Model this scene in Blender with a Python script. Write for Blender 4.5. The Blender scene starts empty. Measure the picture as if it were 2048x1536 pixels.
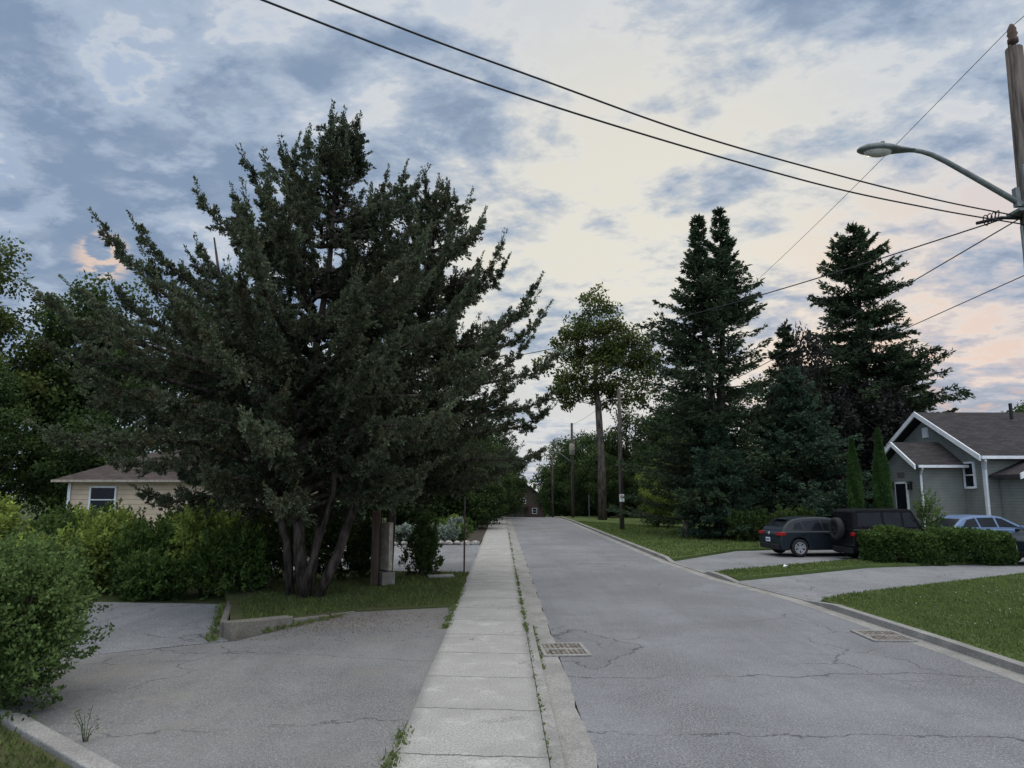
import bpy, math, random
import numpy as np
from mathutils import Vector, Matrix
random.seed(5)
RG=np.random.default_rng(11)
R=math.radians
scene=bpy.context.scene
COL=scene.collection

# ------------------------------------------------------------ materials
def newmat(name):
    m=bpy.data.materials.new(name); m.use_nodes=True
    nt=m.node_tree; nt.nodes.clear()
    out=nt.nodes.new('ShaderNodeOutputMaterial')
    return m,nt,out
def nd(nt,t,**kw):
    n=nt.nodes.new(t)
    for k,v in kw.items():
        if k.startswith('i_'): n.inputs[k[2:]].default_value=v
        else: setattr(n,k,v)
    return n
def mth(nt,op,a,b=None,c=None,clamp=False):
    n=nt.nodes.new('ShaderNodeMath'); n.operation=op; n.use_clamp=clamp
    for i,x in enumerate((a,b,c)):
        if x is None: continue
        if isinstance(x,bpy.types.NodeSocket): nt.links.new(x,n.inputs[i])
        else: n.inputs[i].default_value=x
    return n.outputs[0]
def mixc(nt,f,a,b,blend='MIX'):
    n=nt.nodes.new('ShaderNodeMix'); n.data_type='RGBA'; n.blend_type=blend
    for idx,x in ((0,f),(6,a),(7,b)):
        if isinstance(x,bpy.types.NodeSocket): nt.links.new(x,n.inputs[idx])
        elif isinstance(x,(tuple,list)): n.inputs[idx].default_value=(*x[:3],1)
        else: n.inputs[idx].default_value=x
    return n.outputs[2]
def mrange(nt,x,a,b,c=0.0,d=1.0,smooth=True):
    n=nt.nodes.new('ShaderNodeMapRange'); n.interpolation_type='SMOOTHSTEP' if smooth else 'LINEAR'
    nt.links.new(x,n.inputs[0])
    for i,v in enumerate((a,b,c,d)):
        if isinstance(v,bpy.types.NodeSocket): nt.links.new(v,n.inputs[i+1])
        else: n.inputs[i+1].default_value=v
    return n.outputs[0]
def noise(nt,vec,scale,detail=4,rough=.55,dist=0.0):
    n=nd(nt,'ShaderNodeTexNoise'); n.inputs['Scale'].default_value=scale; n.inputs['Detail'].default_value=detail
    n.inputs['Roughness'].default_value=rough; n.inputs['Distortion'].default_value=dist
    if vec is not None: nt.links.new(vec,n.inputs['Vector'])
    return n.outputs['Fac']
def geopos(nt):
    return nd(nt,'ShaderNodeNewGeometry').outputs['Position']
def objpos(nt):
    return nd(nt,'ShaderNodeTexCoord').outputs['Object']
def finish(nt,out,col,rough=.8,bump=None,bstr=.3,bdist=.02,metal=0,spec=.3):
    b=nd(nt,'ShaderNodeBsdfPrincipled')
    if isinstance(col,bpy.types.NodeSocket): nt.links.new(col,b.inputs['Base Color'])
    else: b.inputs['Base Color'].default_value=(*col,1)
    b.inputs['Roughness'].default_value=rough; b.inputs['Metallic'].default_value=metal
    b.inputs['Specular IOR Level'].default_value=spec
    if bump is not None:
        bn=nd(nt,'ShaderNodeBump'); bn.inputs['Strength'].default_value=bstr; bn.inputs['Distance'].default_value=bdist
        nt.links.new(bump,bn.inputs['Height']); nt.links.new(bn.outputs[0],b.inputs['Normal'])
    nt.links.new(b.outputs[0],out.inputs[0]); return b
def simple(name,col,rough=.7,scale=6,amt=.25,bstr=.15,metal=0,spec=.3,stretch=None):
    m,nt,out=newmat(name); v=objpos(nt)
    if stretch:
        mp=nd(nt,'ShaderNodeMapping'); mp.inputs['Scale'].default_value=stretch; nt.links.new(v,mp.inputs[0]); v=mp.outputs[0]
    n=noise(nt,v,scale,6,.6)
    d=tuple(c*(1-amt*1.6) for c in col); l=tuple(min(1,c*(1+amt)) for c in col)
    c=mixc(nt,mrange(nt,n,.3,.7),d,l)
    finish(nt,out,c,rough,n if bstr>0 else None,bstr,.02,metal,spec); return m
def leafmat(name,dark,light,trans=.3,rough=.6,third=None):
    m,nt,out=newmat(name)
    a=nd(nt,'ShaderNodeAttribute'); a.attribute_name='tone'
    n=noise(nt,geopos(nt),.9,3)
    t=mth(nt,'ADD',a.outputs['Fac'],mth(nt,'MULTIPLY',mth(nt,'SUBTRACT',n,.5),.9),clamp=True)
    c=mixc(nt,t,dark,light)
    if third is not None:
        n2=noise(nt,geopos(nt),1.7,5,.7)
        c=mixc(nt,mrange(nt,n2,.54,.68,0,.75),c,third)
    b=nd(nt,'ShaderNodeBsdfPrincipled'); nt.links.new(c,b.inputs['Base Color']); b.inputs['Roughness'].default_value=rough
    b.inputs['Specular IOR Level'].default_value=.12
    tr=nd(nt,'ShaderNodeBsdfTranslucent'); nt.links.new(c,tr.inputs[0])
    mx=nd(nt,'ShaderNodeMixShader'); mx.inputs[0].default_value=trans
    nt.links.new(b.outputs[0],mx.inputs[1]); nt.links.new(tr.outputs[0],mx.inputs[2]); nt.links.new(mx.outputs[0],out.inputs[0])
    return m

def asphalt(name,base,tint=(.97,1,1.04),cracks=(),warm=0.0,patch=None):
    m,nt,out=newmat(name); p=geopos(nt)
    fine=noise(nt,p,38,2,.9); f2=noise(nt,p,85,2,.9); mid=noise(nt,p,5,5,.6); big=noise(nt,p,.35,5,.65)
    col=mixc(nt,mrange(nt,fine,.37,.63),tuple(base*.45*t for t in tint),tuple(base*1.5*t for t in tint))
    col=mixc(nt,mrange(nt,f2,.42,.60,.5,0),col,tuple(base*.40*t for t in tint))
    col=mixc(nt,mrange(nt,big,.35,.65,0,.5),col,tuple(base*1.4*t for t in tint))
    v=nd(nt,'ShaderNodeTexVoronoi'); v.inputs['Scale'].default_value=36; nt.links.new(p,v.inputs['Vector'])
    col=mixc(nt,mrange(nt,v.outputs['Distance'],.14,.30,.6,0),col,(base*2.5,base*2.5,base*2.45))
    col=mixc(nt,mrange(nt,mid,.5,.75,0,.35),col,(base*.6,base*.6,base*.62))
    s=nd(nt,'ShaderNodeSeparateXYZ'); nt.links.new(p,s.inputs[0])
    cbn=nd(nt,'ShaderNodeMapping'); cbn.inputs['Scale'].default_value=(1.3,.07,1); nt.links.new(p,cbn.inputs[0])
    col=mixc(nt,mrange(nt,noise(nt,cbn.outputs[0],1.6,5,.6),.45,.7,0,.35),col,tuple(base*.72*t for t in tint))
    w=noise(nt,p,.55,8,.66)
    w2=noise(nt,p,9,3,.6)
    wv=mth(nt,'ADD',mth(nt,'MULTIPLY',mth(nt,'SUBTRACT',w,.5),1.3),mth(nt,'MULTIPLY',w2,.06))
    brk=mrange(nt,noise(nt,p,.6,3),.34,.5)
    for (y0,slope,wd) in cracks:
        d=mth(nt,'ABSOLUTE',mth(nt,'SUBTRACT',mth(nt,'ADD',mth(nt,'ADD',s.outputs[1],mth(nt,'MULTIPLY',s.outputs[0],slope)),wv),y0))
        col=mixc(nt,mth(nt,'MULTIPLY',mrange(nt,d,wd*.3,wd,.8,0),brk),col,(.045,.045,.047))
    vd=nd(nt,'ShaderNodeTexVoronoi'); vd.feature='DISTANCE_TO_EDGE'; vd.inputs['Scale'].default_value=.6
    mp=nd(nt,'ShaderNodeVectorMath'); mp.operation='ADD'
    nn=nd(nt,'ShaderNodeTexNoise'); nn.inputs['Scale'].default_value=1.2; nn.inputs['Detail'].default_value=6
    nt.links.new(p,nn.inputs['Vector']); nt.links.new(p,mp.inputs[0]); nt.links.new(nn.outputs['Color'],mp.inputs[1]); nt.links.new(mp.outputs[0],vd.inputs['Vector'])
    msk=mrange(nt,noise(nt,p,.22,2),.50,.58)
    col=mixc(nt,mth(nt,'MULTIPLY',mrange(nt,vd.outputs['Distance'],.003,.010,.7,0),msk),col,(.04,.04,.041))
    if patch:
        x_,y_,rx_,ry_=patch
        dd=mth(nt,'ADD',mth(nt,'ABSOLUTE',mth(nt,'DIVIDE',mth(nt,'SUBTRACT',s.outputs[0],x_),rx_)),mth(nt,'ABSOLUTE',mth(nt,'DIVIDE',mth(nt,'SUBTRACT',s.outputs[1],y_),ry_)))
        dd=mth(nt,'ADD',dd,mth(nt,'MULTIPLY',mth(nt,'SUBTRACT',noise(nt,p,2.5,4),.5),.8))
        ring=mth(nt,'ABSOLUTE',mth(nt,'SUBTRACT',dd,.98))
        col=mixc(nt,mrange(nt,ring,.01,.035,.8,0),col,(.04,.04,.04))
        col=mixc(nt,mrange(nt,dd,.92,1.05,.2,0),col,(base*.6,base*.6,base*.62))
    if warm>0:
        col=mixc(nt,mrange(nt,noise(nt,p,.8,5,.65),.48,.7,0,warm),col,(.20,.18,.155))
        dd=mth(nt,'SUBTRACT',s.outputs[1],mth(nt,'MULTIPLY',noise(nt,p,1.5,5,.7),3.0))
        col=mixc(nt,mth(nt,'MULTIPLY',mrange(nt,dd,11.0,13.4,0,.6),mrange(nt,noise(nt,p,14,4,.8),.4,.62)),col,(.13,.105,.08))
    finish(nt,out,col,.85,fine,.6,.012,0,.25); return m

def concrete(name,base,joint=None,grime=.35):
    m,nt,out=newmat(name); p=geopos(nt)
    fine=noise(nt,p,42,3,.85); big=noise(nt,p,1.1,7,.68); 
    col=mixc(nt,mrange(nt,fine,.36,.64),tuple(b*.62 for b in base),tuple(b*1.2 for b in base))
    col=mixc(nt,mrange(nt,big,.38,.66,0,grime),col,tuple(b*.5 for b in base))
    col=mixc(nt,mrange(nt,noise(nt,p,2.3,6,.75),.52,.72,0,.6),col,tuple(min(1,b*1.4) for b in base))
    v=nd(nt,'ShaderNodeTexVoronoi'); v.inputs['Scale'].default_value=24; nt.links.new(p,v.inputs['Vector'])
    col=mixc(nt,mrange(nt,v.outputs['Distance'],.10,.24,.6,0),col,tuple(b*.4 for b in base))
    h=fine
    if joint:
        s=nd(nt,'ShaderNodeSeparateXYZ'); nt.links.new(p,s.inputs[0])
        w=mth(nt,'MULTIPLY',noise(nt,p,3,6,.7),.16)
        f=mth(nt,'FRACT',mth(nt,'DIVIDE',mth(nt,'ADD',mth(nt,'ADD',s.outputs[1],w),mth(nt,'MULTIPLY',s.outputs[0],.10)),joint))
        d=mth(nt,'MINIMUM',f,mth(nt,'SUBTRACT',1.0,f))
        col=mixc(nt,mrange(nt,d,.005,.016,.8,0),col,(.05,.05,.045))
        fl=mth(nt,'FLOOR',mth(nt,'DIVIDE',s.outputs[1],joint))
        wn=nd(nt,'ShaderNodeTexWhiteNoise'); wn.noise_dimensions='1D'; nt.links.new(fl,wn.inputs['W'])
        col=mixc(nt,mth(nt,'MULTIPLY',wn.outputs['Value'],.3),col,tuple(b*.7 for b in base))
        ed=mth(nt,'ABSOLUTE',mth(nt,'ADD',s.outputs[0],.27))
        ed=mth(nt,'ADD',ed,mth(nt,'MULTIPLY',noise(nt,p,4,5,.7),.22))
        col=mixc(nt,mrange(nt,ed,.68,.84,0,.6),col,tuple(b*.42 for b in base))
        vd=nd(nt,'ShaderNodeTexVoronoi'); vd.feature='DISTANCE_TO_EDGE'; vd.inputs['Scale'].default_value=.8
        mp=nd(nt,'ShaderNodeVectorMath'); mp.operation='ADD'
        nn=nd(nt,'ShaderNodeTexNoise'); nn.inputs['Scale'].default_value=1.5; nn.inputs['Detail'].default_value=6
        nt.links.new(p,nn.inputs['Vector']); nt.links.new(p,mp.inputs[0]); nt.links.new(nn.outputs['Color'],mp.inputs[1]); nt.links.new(mp.outputs[0],vd.inputs['Vector'])
        col=mixc(nt,mth(nt,'MULTIPLY',mrange(nt,vd.outputs['Distance'],.003,.009,.7,0),mrange(nt,noise(nt,p,.3,2),.5,.58)),col,(.07,.07,.065))
    finish(nt,out,col,.85,h,.45,.01,0,.25); return m

def grassmat(name,a,b,c):
    m,nt,out=newmat(name); p=geopos(nt)
    f=noise(nt,p,35,4,.7); g=noise(nt,p,1.3,6,.65)
    col=mixc(nt,mrange(nt,f,.3,.7),a,b)
    col=mixc(nt,mrange(nt,g,.45,.72,0,.7),col,c)
    finish(nt,out,col,.9,f,.8,.04,0,.1); return m
def siding(name,col,pitch=.14,axis=2):
    m,nt,out=newmat(name); p=geopos(nt)
    s=nd(nt,'ShaderNodeSeparateXYZ'); nt.links.new(p,s.inputs[0])
    f=mth(nt,'FRACT',mth(nt,'DIVIDE',s.outputs[axis],pitch))
    n=noise(nt,p,2.0,5)
    c=mixc(nt,mrange(nt,n,.3,.7),tuple(x*.88 for x in col),tuple(x*1.08 for x in col))
    c=mixc(nt,mrange(nt,f,.0,.16,.75,0),c,tuple(x*.25 for x in col))
    finish(nt,out,c,.65,f,.8,.02,0,.3); return m
def shingles(name,col):
    m,nt,out=newmat(name); p=objpos(nt)
    b=nd(nt,'ShaderNodeTexBrick'); b.inputs['Scale'].default_value=1; b.inputs['Brick Width'].default_value=.33; b.inputs['Row Height'].default_value=.13
    b.inputs['Mortar Size'].default_value=.008
    b.inputs['Color1'].default_value=(*[x*.75 for x in col],1); b.inputs['Color2'].default_value=(*[x*1.3 for x in col],1); b.inputs['Mortar'].default_value=(*[x*.35 for x in col],1)
    nt.links.new(p,b.inputs['Vector'])
    n=noise(nt,p,25,4,.7)
    c=mixc(nt,mrange(nt,n,.3,.7,0,.5),b.outputs['Color'],tuple(x*.6 for x in col))
    finish(nt,out,c,.9,n,.3,.01,0,.1); return m
def paint(name,col,rough=.35,metal=0,coat=.15):
    m,nt,out=newmat(name)
    n=noise(nt,objpos(nt),3,5)
    c=mixc(nt,mrange(nt,n,.3,.7,0,.35),col,tuple(x*.6+.004 for x in col))
    b=finish(nt,out,c,rough,None,0,0,metal,.2); b.inputs['Coat Weight'].default_value=coat; b.inputs['Coat Roughness'].default_value=.1
    return m

M={}
M['road']=asphalt('road_asphalt',.176,(.99,1,1.04),cracks=((10.3,.02,.030),(8.0,.06,.022),(24.5,-.03,.03),(38,0,.04)),patch=(1.35,12.0,1.0,1.5))
M['drive']=asphalt('old_drive_asphalt',.160,(1.02,1,.98),cracks=((10.6,.25,.022),(8.2,-.1,.018)),warm=.35)
M['drive2']=asphalt('pale_drive_asphalt',.188,(.99,1,1.02))
M['side']=concrete('sidewalk_concrete',(.36,.35,.325),joint=1.42)
M['kerb']=concrete('kerb_concrete',(.29,.28,.26),grime=.6)
M['wall']=concrete('low_wall_concrete',(.17,.155,.13),grime=.8)
M['ground']=grassmat('ground_grass',(.030,.042,.014),(.062,.085,.028),(.05,.05,.028))
M['lawn']=grassmat('lawn_turf',(.052,.076,.024),(.10,.14,.045),(.13,.145,.06))
M['bed']=grassmat('dry_bed_turf',(.045,.055,.022),(.085,.10,.04),(.11,.09,.055))
M['blade']=leafmat('grass_blade',(.055,.078,.022),(.155,.20,.06),.3)
M['bladedry']=leafmat('verge_grass_blade',(.05,.065,.022),(.125,.165,.048),.3)
M['cedar']=leafmat('juniper_foliage',(.016,.024,.012),(.130,.155,.090),.22,.75,third=(.095,.070,.036))
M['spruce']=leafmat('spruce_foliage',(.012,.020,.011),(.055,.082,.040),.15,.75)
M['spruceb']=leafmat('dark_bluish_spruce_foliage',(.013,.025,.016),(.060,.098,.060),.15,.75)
M['purple']=leafmat('purple_maple_foliage',(.011,.011,.010),(.032,.030,.026),.1)
M['maple']=leafmat('maple_foliage',(.030,.045,.012),(.15,.18,.046),.4)
M['green']=leafmat('dark_green_foliage',(.015,.030,.010),(.088,.13,.035),.3)
M['yellowg']=leafmat('yellow_green_foliage',(.045,.075,.016),(.36,.44,.10),.35)
M['bush']=leafmat('privet_foliage',(.024,.046,.012),(.14,.205,.062),.3)
M['hedge']=leafmat('hedge_foliage',(.022,.045,.012),(.12,.185,.045),.3)
M['arb']=leafmat('arborvitae_foliage',(.014,.036,.010),(.07,.13,.035),.15)
M['grey']=leafmat('silver_plant_foliage',(.10,.13,.10),(.36,.40,.34),.2)
M['bark']=simple('tree_bark',(.060,.048,.040),.95,9,.5,.8,spec=.1,stretch=(1,1,.25))
M['barkpale']=simple('pale_bark',(.10,.082,.068),.95,6,.45,.7,spec=.1,stretch=(1,1,.25))
M['pole']=simple('weathered_pole_wood',(.085,.072,.062),.9,14,.5,.6,spec=.1,stretch=(1,1,.06))
M['galv']=simple('galvanised_grey_metal',(.13,.145,.14),.55,8,.15,.05,metal=.1)
M['lampglass']=simple('lamp_lens_glass',(.45,.45,.42),.25,8,.1,0,spec=.5)
M['wire']=simple('black_wire_rubber',(.012,.012,.014),.6,5,.1,0)
M['iron']=simple('rusty_cast_iron',(.19,.165,.14),.7,14,.45,.4,metal=.1)
M['hole']=simple('drain_shadow_black',(.02,.02,.02),.9,5,.1,0)
M['white']=simple('white_trim_paint',(.66,.67,.67),.5,4,.07,.03)
M['sideg']=siding('grey_clapboard',(.21,.215,.19))
M['sidec']=siding('cream_clapboard',(.58,.45,.32),.2)
M['brick']=simple('brown_brick',(.09,.065,.055),.9,20,.35,.3)
M['shing']=shingles('dark_brown_grey_shingles',(.048,.043,.044))
M['shingr']=shingles('brown_shingles',(.070,.055,.050))
M['glass']=simple('dark_window_glass',(.010,.012,.015),.12,2,.2,0,spec=.15)
M['cardark']=paint('dark_blue_grey_car_paint',(.012,.018,.023))
M['black']=paint('black_car_paint',(.008,.008,.010))
M['blue']=paint('light_silver_blue_car_paint',(.12,.18,.30))
M['silver']=paint('silver_car_paint',(.5,.52,.54))
M['canvas']=simple('black_canvas_top',(.014,.014,.015),.95,30,.2,.2,spec=.05)
M['plastic']=simple('black_plastic',(.018,.018,.019),.6,20,.1,.05,spec=.2)
M['tyre']=simple('tyre_rubber',(.02,.02,.02),.85,30,.15,.2)
M['rim']=simple('alloy_rim_metal',(.55,.56,.58),.3,8,.08,0,metal=.6)
M['red']=paint('red_lamp_plastic',(.30,.010,.010),.2,0)
M['clear']=simple('clear_headlight_plastic',(.5,.52,.55),.15,8,.1,0,spec=.7)
M['plate']=simple('white_number_plate',(.65,.68,.72),.45,8,.05,0)
M['bluink']=simple('blue_plate_ink',(.03,.07,.25),.5,8,.05,0)
M['wood']=simple('brown_stained_wood',(.07,.045,.032),.8,12,.35,.3,stretch=(1,1,.1))
M['beige']=simple('beige_board_paint',(.30,.26,.21),.7,8,.2,.1)
M['rock']=simple('garden_rock',(.28,.26,.24),.9,7,.4,.6)
M['yellow']=simple('yellow_guard_plastic',(.75,.55,.03),.5,8,.1,0)
M['soil']=simple('garden_soil',(.045,.035,.026),.95,9,.5,.6)
M['brownpaint']=simple('faded_brown_door_paint',(.10,.085,.075),.7,9,.3,0)
M['ink']=simple('black_sign_ink',(.02,.02,.02),.6,9,.05,0)
M['litter']=simple('white_paper_litter',(.7,.7,.7),.7,9,.05,0)

# ------------------------------------------------------------ mesh helpers
class MB:
    def __init__(s): s.v=[]; s.f=[]
    def add(s,v,f):
        o=len(s.v); s.v+= [tuple(x) for x in v]; s.f+=[tuple(i+o for i in q) for q in f]; return s
    def box(s,c,d,rz=0.0):
        x,y,z=[k/2 for k in d]; ca,sa=math.cos(rz),math.sin(rz)
        vs=[]
        for dx,dy,dz in ((-x,-y,-z),(x,-y,-z),(x,y,-z),(-x,y,-z),(-x,-y,z),(x,-y,z),(x,y,z),(-x,y,z)):
            vs.append((c[0]+dx*ca-dy*sa,c[1]+dx*sa+dy*ca,c[2]+dz))
        return s.add(vs,[(0,3,2,1),(4,5,6,7),(0,1,5,4),(1,2,6,5),(2,3,7,6),(3,0,4,7)])
    def tube(s,path,rad,n=8,cap=True):
        P=[Vector(p) for p in path]
        if not hasattr(rad,'__len__'): rad=[rad]*len(P)
        vs=[];fs=[]; ref=Vector((.31,.17,.93)).normalized()
        for i,p in enumerate(P):
            t=(P[min(i+1,len(P)-1)]-P[max(i-1,0)]).normalized()
            rf=ref if abs(t.dot(ref))<.95 else Vector((1,0,0))
            a=t.cross(rf).normalized(); b=t.cross(a)
            for k in range(n):
                an=2*math.pi*k/n; vs.append(p+(a*math.cos(an)+b*math.sin(an))*rad[i])
        for i in range(len(P)-1):
            for k in range(n):
                k2=(k+1)%n; fs.append((i*n+k,i*n+k2,(i+1)*n+k2,(i+1)*n+k))
        if cap: fs.append(tuple(range(n-1,-1,-1))); fs.append(tuple((len(P)-1)*n+k for k in range(n)))
        return s.add(vs,fs)
    def cyl(s,c,axis,r,L,n=20,r2=None):
        a=Vector(axis).normalized(); c=Vector(c)
        return s.tube([c-a*L/2,c+a*L/2],[r,r if r2 is None else r2],n)
    def ext(s,poly,y0,y1,plane='xz'):
        n=len(poly)
        f=(lambda p,y:(p[0],y,p[1])) if plane=='xz' else ((lambda p,y:(y,p[0],p[1])) if plane=='yz' else (lambda p,y:(p[0],p[1],y)))
        vs=[f(p,y0) for p in poly]+[f(p,y1) for p in poly]
        fs=[tuple(range(n)),tuple(range(2*n-1,n-1,-1))]+[(i,i+n,(i+1)%n+n,(i+1)%n) for i in range(n)]
        return s.add(vs,fs)
    def obj(s,name,mat,parent=None,smooth=False,world=True,bevel=0,extra=None):
        me=bpy.data.meshes.new(name)
        off=Vector((0,0,0))
        if parent is not None and world: 
            p=parent
            while p is not None: off+=p.location; p=p.parent
        me.from_pydata([tuple(Vector(v)-off) for v in s.v],[],s.f); me.update()
        import bmesh
        bm=bmesh.new(); bm.from_mesh(me); bmesh.ops.recalc_face_normals(bm,faces=bm.faces); bm.to_mesh(me); bm.free()
        me.materials.append(mat)
        if smooth: me.polygons.foreach_set('use_smooth',[True]*len(me.polygons))
        o=bpy.data.objects.new(name,me); COL.objects.link(o)
        if parent is not None: o.parent=parent
        if bevel:
            b=o.modifiers.new('bevel','BEVEL'); b.width=bevel; b.segments=3; b.limit_method='ANGLE'; b.angle_limit=R(30)
        if extra: tag(o,**extra)
        return o
def tag(o,**k):
    for a,b in k.items(): o[a]=b
    return o
def root(name,loc,label,category,group=None,rz=0):
    e=bpy.data.objects.new(name,None); e.empty_display_size=.3; e.location=loc; e.rotation_euler=(0,0,rz); COL.objects.link(e)
    e['label']=label; e['category']=category
    if group: e['group']=group
    return e
def copy_thing(src,loc,rz=0,sc=(1,1,1),label=None,mats=None):
    def cp(o,par):
        n=o.copy(); COL.objects.link(n)
        if par is not None: n.parent=par
        if mats and o.type=='MESH' and o.name.split('.')[0] in mats:
            n.data=o.data.copy(); n.data.materials[0]=mats[o.name.split('.')[0]]
        for c in o.children: cp(c,n)
        return n
    r=cp(src,None); r.location=loc; r.rotation_euler=(0,0,rz); r.scale=sc
    if label: r['label']=label
    return r
def norm(a): return a/np.maximum(np.linalg.norm(a,axis=1,keepdims=True),1e-6)
def leaves(name,C,D,L,W,tone,mat,parent=None,extra=None):
    n=len(C); C=np.asarray(C,float); D=norm(np.asarray(D,float))
    S=norm(np.cross(D,RG.normal(size=(n,3)))); L=np.asarray(L).reshape(-1,1)*np.ones((n,1)); W=np.asarray(W).reshape(-1,1)*np.ones((n,1))
    nrm=np.cross(D,S)
    V=np.empty((n,4,3)); V[:,0]=C; V[:,1]=C+D*L*.45+S*W*.5+nrm*W*.12; V[:,2]=C+D*L; V[:,3]=C+D*L*.45-S*W*.5+nrm*W*.12
    me=bpy.data.meshes.new(name)
    me.vertices.add(n*4); me.vertices.foreach_set('co',V.reshape(-1).astype(np.float32))
    me.loops.add(n*4); me.loops.foreach_set('vertex_index',np.arange(n*4,dtype=np.int32))
    me.polygons.add(n); me.polygons.foreach_set('loop_start',np.arange(0,n*4,4,dtype=np.int32))
    me.update(calc_edges=True)
    at=me.attributes.new('tone','FLOAT','POINT'); at.data.foreach_set('value',np.repeat(np.clip(tone,0,1),4).astype(np.float32))
    me.materials.append(mat)
    o=bpy.data.objects.new(name,me); COL.objects.link(o)
    if parent is not None: o.parent=parent
    if extra: tag(o,**extra)
    return o
def expand(P,D,Ln,per,spread,jit,L,W,tone):
    P=np.array(P);D=norm(np.array(D));Ln=np.array(Ln);tone=np.array(tone)
    idx=np.repeat(np.arange(len(P)),per); s=RG.random(len(idx))
    C=P[idx]+D[idx]*(Ln[idx]*s)[:,None]+RG.normal(size=(len(idx),3))*jit*(1.15-s)[:,None]
    DD=D[idx]+RG.normal(size=(len(idx),3))*spread
    Lf=L*RG.uniform(.6,1.3,len(idx)); Wf=W*RG.uniform(.7,1.3,len(idx))
    t=tone[idx]+RG.normal(size=len(idx))*.16+.3*(s-.5)
    return C,DD,Lf,Wf,t

# ------------------------------------------------------------ terrain
def gz(y):
    d=max(0.0,y-62)
    z=-.0008*d*d if d<35 else -.98-.056*(d-35)
    return max(z,-4.5)
def lin(a,b,n): return [a+(b-a)*i/(n-1) for i in range(n)]
YS=[-6,0,4,8,10,12,14,16,17,18.5,20,21,22,24,26,28,32,36,40,45,50,55,60,62,65,68,71,74,78,82,86,90,95,100,106,112,120,130,145,160]
def strip(name,xl,xr,zf,mat,ys=YS,drop=.12,extra=None):
    b=MB(); vs=[];fs=[]
    for y in ys:
        a,c=xl(y),xr(y); z=zf(y)+gz(y)
        vs+=[(a,y,z-drop),(a,y,z),(c,y,z),(c,y,z-drop)]
    for i in range(len(ys)-1):
        o=i*4
        for k in range(3): fs.append((o+k,o+k+1,o+k+5,o+k+4))
    b.add(vs,fs); return b.obj(name,mat,extra=extra)
def poly(name,pts,mat,depth=.15,extra=None):
    b=MB(); n=len(pts)
    b.add([p for p in pts]+[(p[0],p[1],p[2]-depth) for p in pts],[tuple(range(n))]+[(i,(i+1)%n,(i+1)%n+n,i+n) for i in range(n)])
    return b.obj(name,mat,extra=extra)
ST={'kind':'structure'}
g=MB(); ys=[-60,-20,0,20,40,60]+lin(62,100,20)+[110,125,140,160,200,300,450,700]
gv=[];gf=[]
for y in ys: gv+=[(-450,y,gz(y)-.05),(450,y,gz(y)-.05)]
for i in range(len(ys)-1): gf.append((2*i,2*i+1,2*i+3,2*i+2))
g.add(gv,gf).obj('ground',M['ground'],extra=ST)
def kx(y): return float(np.interp(y,[-6,12,17,21,26,70,120],[7.3,7.22,7.05,6.4,6.1,6.05,6.3]))
strip('road',lambda y:.9,lambda y:kx(y)-.33,lambda y:0,M['road'],extra=ST)
yf=lin(-6,60,180)+YS[24:]
strip('gutter',lambda y:.58,lambda y:.9+.02*math.sin(y*2.7)+.012*math.sin(y*7.1),lambda y:.004,M['kerb'],ys=[q for q in yf],extra=ST)
strip('gutter',lambda y:kx(y)-.33,lambda y:kx(y),lambda y:.004,M['kerb'],extra=ST)
strip('kerb',lambda y:.45,lambda y:.58,lambda y:.06,M['kerb'],extra=ST)
def kh(y): return float(np.interp(y,[15.6,16.8,20.2,21,22,22.6,26,27],[.12,.025,.025,.11,.11,.025,.025,.12]))
yk=sorted(set(YS+[15.6,16.8,20.2,21,22,22.6,26,27]))
strip('kerb',lambda y:kx(y),lambda y:kx(y)+.17,kh,M['kerb'],ys=yk,extra=ST)
strip('sidewalk',lambda y:-.98+.02*math.sin(y*2.3),lambda y:.44,lambda y:.07,M['side'],extra=ST)
poly('driveway',[(-.9,-6,.055),(-.9,15.8,.055),(-3.1,15.3,.03),(-4.5,12.6,.0),(-6.4,11.6,-.01),(-16,11.4,-.01),(-16,-6,0)],M['drive'],extra=ST)
poly('driveway',[(-4.66,12.62,.0),(-6.05,16.6,.0),(-16,17.8,.0),(-16,11.45,-.014),(-6.4,11.65,-.014)],M['drive2'],extra=ST)
bedp=[(-4.7,12.8,.24),(-3.9,14.1,.14),(-3.05,15.4,.06),(-.99,15.9,.06),(-.99,22.4,.07),(-3.2,22.6,.09),(-9,22.8,.1),(-6.2,16.7,.08)]
poly('ground_bed',bedp,M['bed'],.5,extra=ST)
poly('driveway',[(-.98,22.4,.06),(-.98,33.9,.06),(-9.2,34.2,.02),(-8.5,22.8,.02)],M['drive2'],extra=ST)
poly('garden_ground',[(-.99,33.95,.08),(-.99,61,.08),(-9.5,61,.08),(-9.5,34.25,.08)],M['soil'],extra=ST)
poly('lawn',[(7.47,-6,.12),(7.39,12,.12),(7.25,16.4,.11),(8.2,17.2,.11),(15.5,21.3,.14),(26,23,.16),(26,-6,.16)],M['lawn'],extra=ST)
poly('driveway',[(7.2,16.6,.03),(6.6,20.3,.03),(12,23.5,.06),(18.2,25.1,.06),(26,26.4,.06),(26,23.1,.06),(15.5,21.4,.06),(8.2,17.3,.04)],M['drive2'],extra=ST)
poly('lawn',[(6.68,20.5,.11),(12,23.6,.14),(17.6,25.05,.14),(17.6,26.05,.14),(12.4,25.6,.14),(6.5,22.1,.11)],M['lawn'],extra=ST)
poly('driveway',[(6.5,22.2,.03),(12.4,25.7,.05),(17.65,26.15,.05),(17.7,25.1,.055),(26,26.5,.05),(26,35,.05),(9.9,30.3,.05),(6.25,26.1,.03)],M['drive2'],extra=ST)
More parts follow.
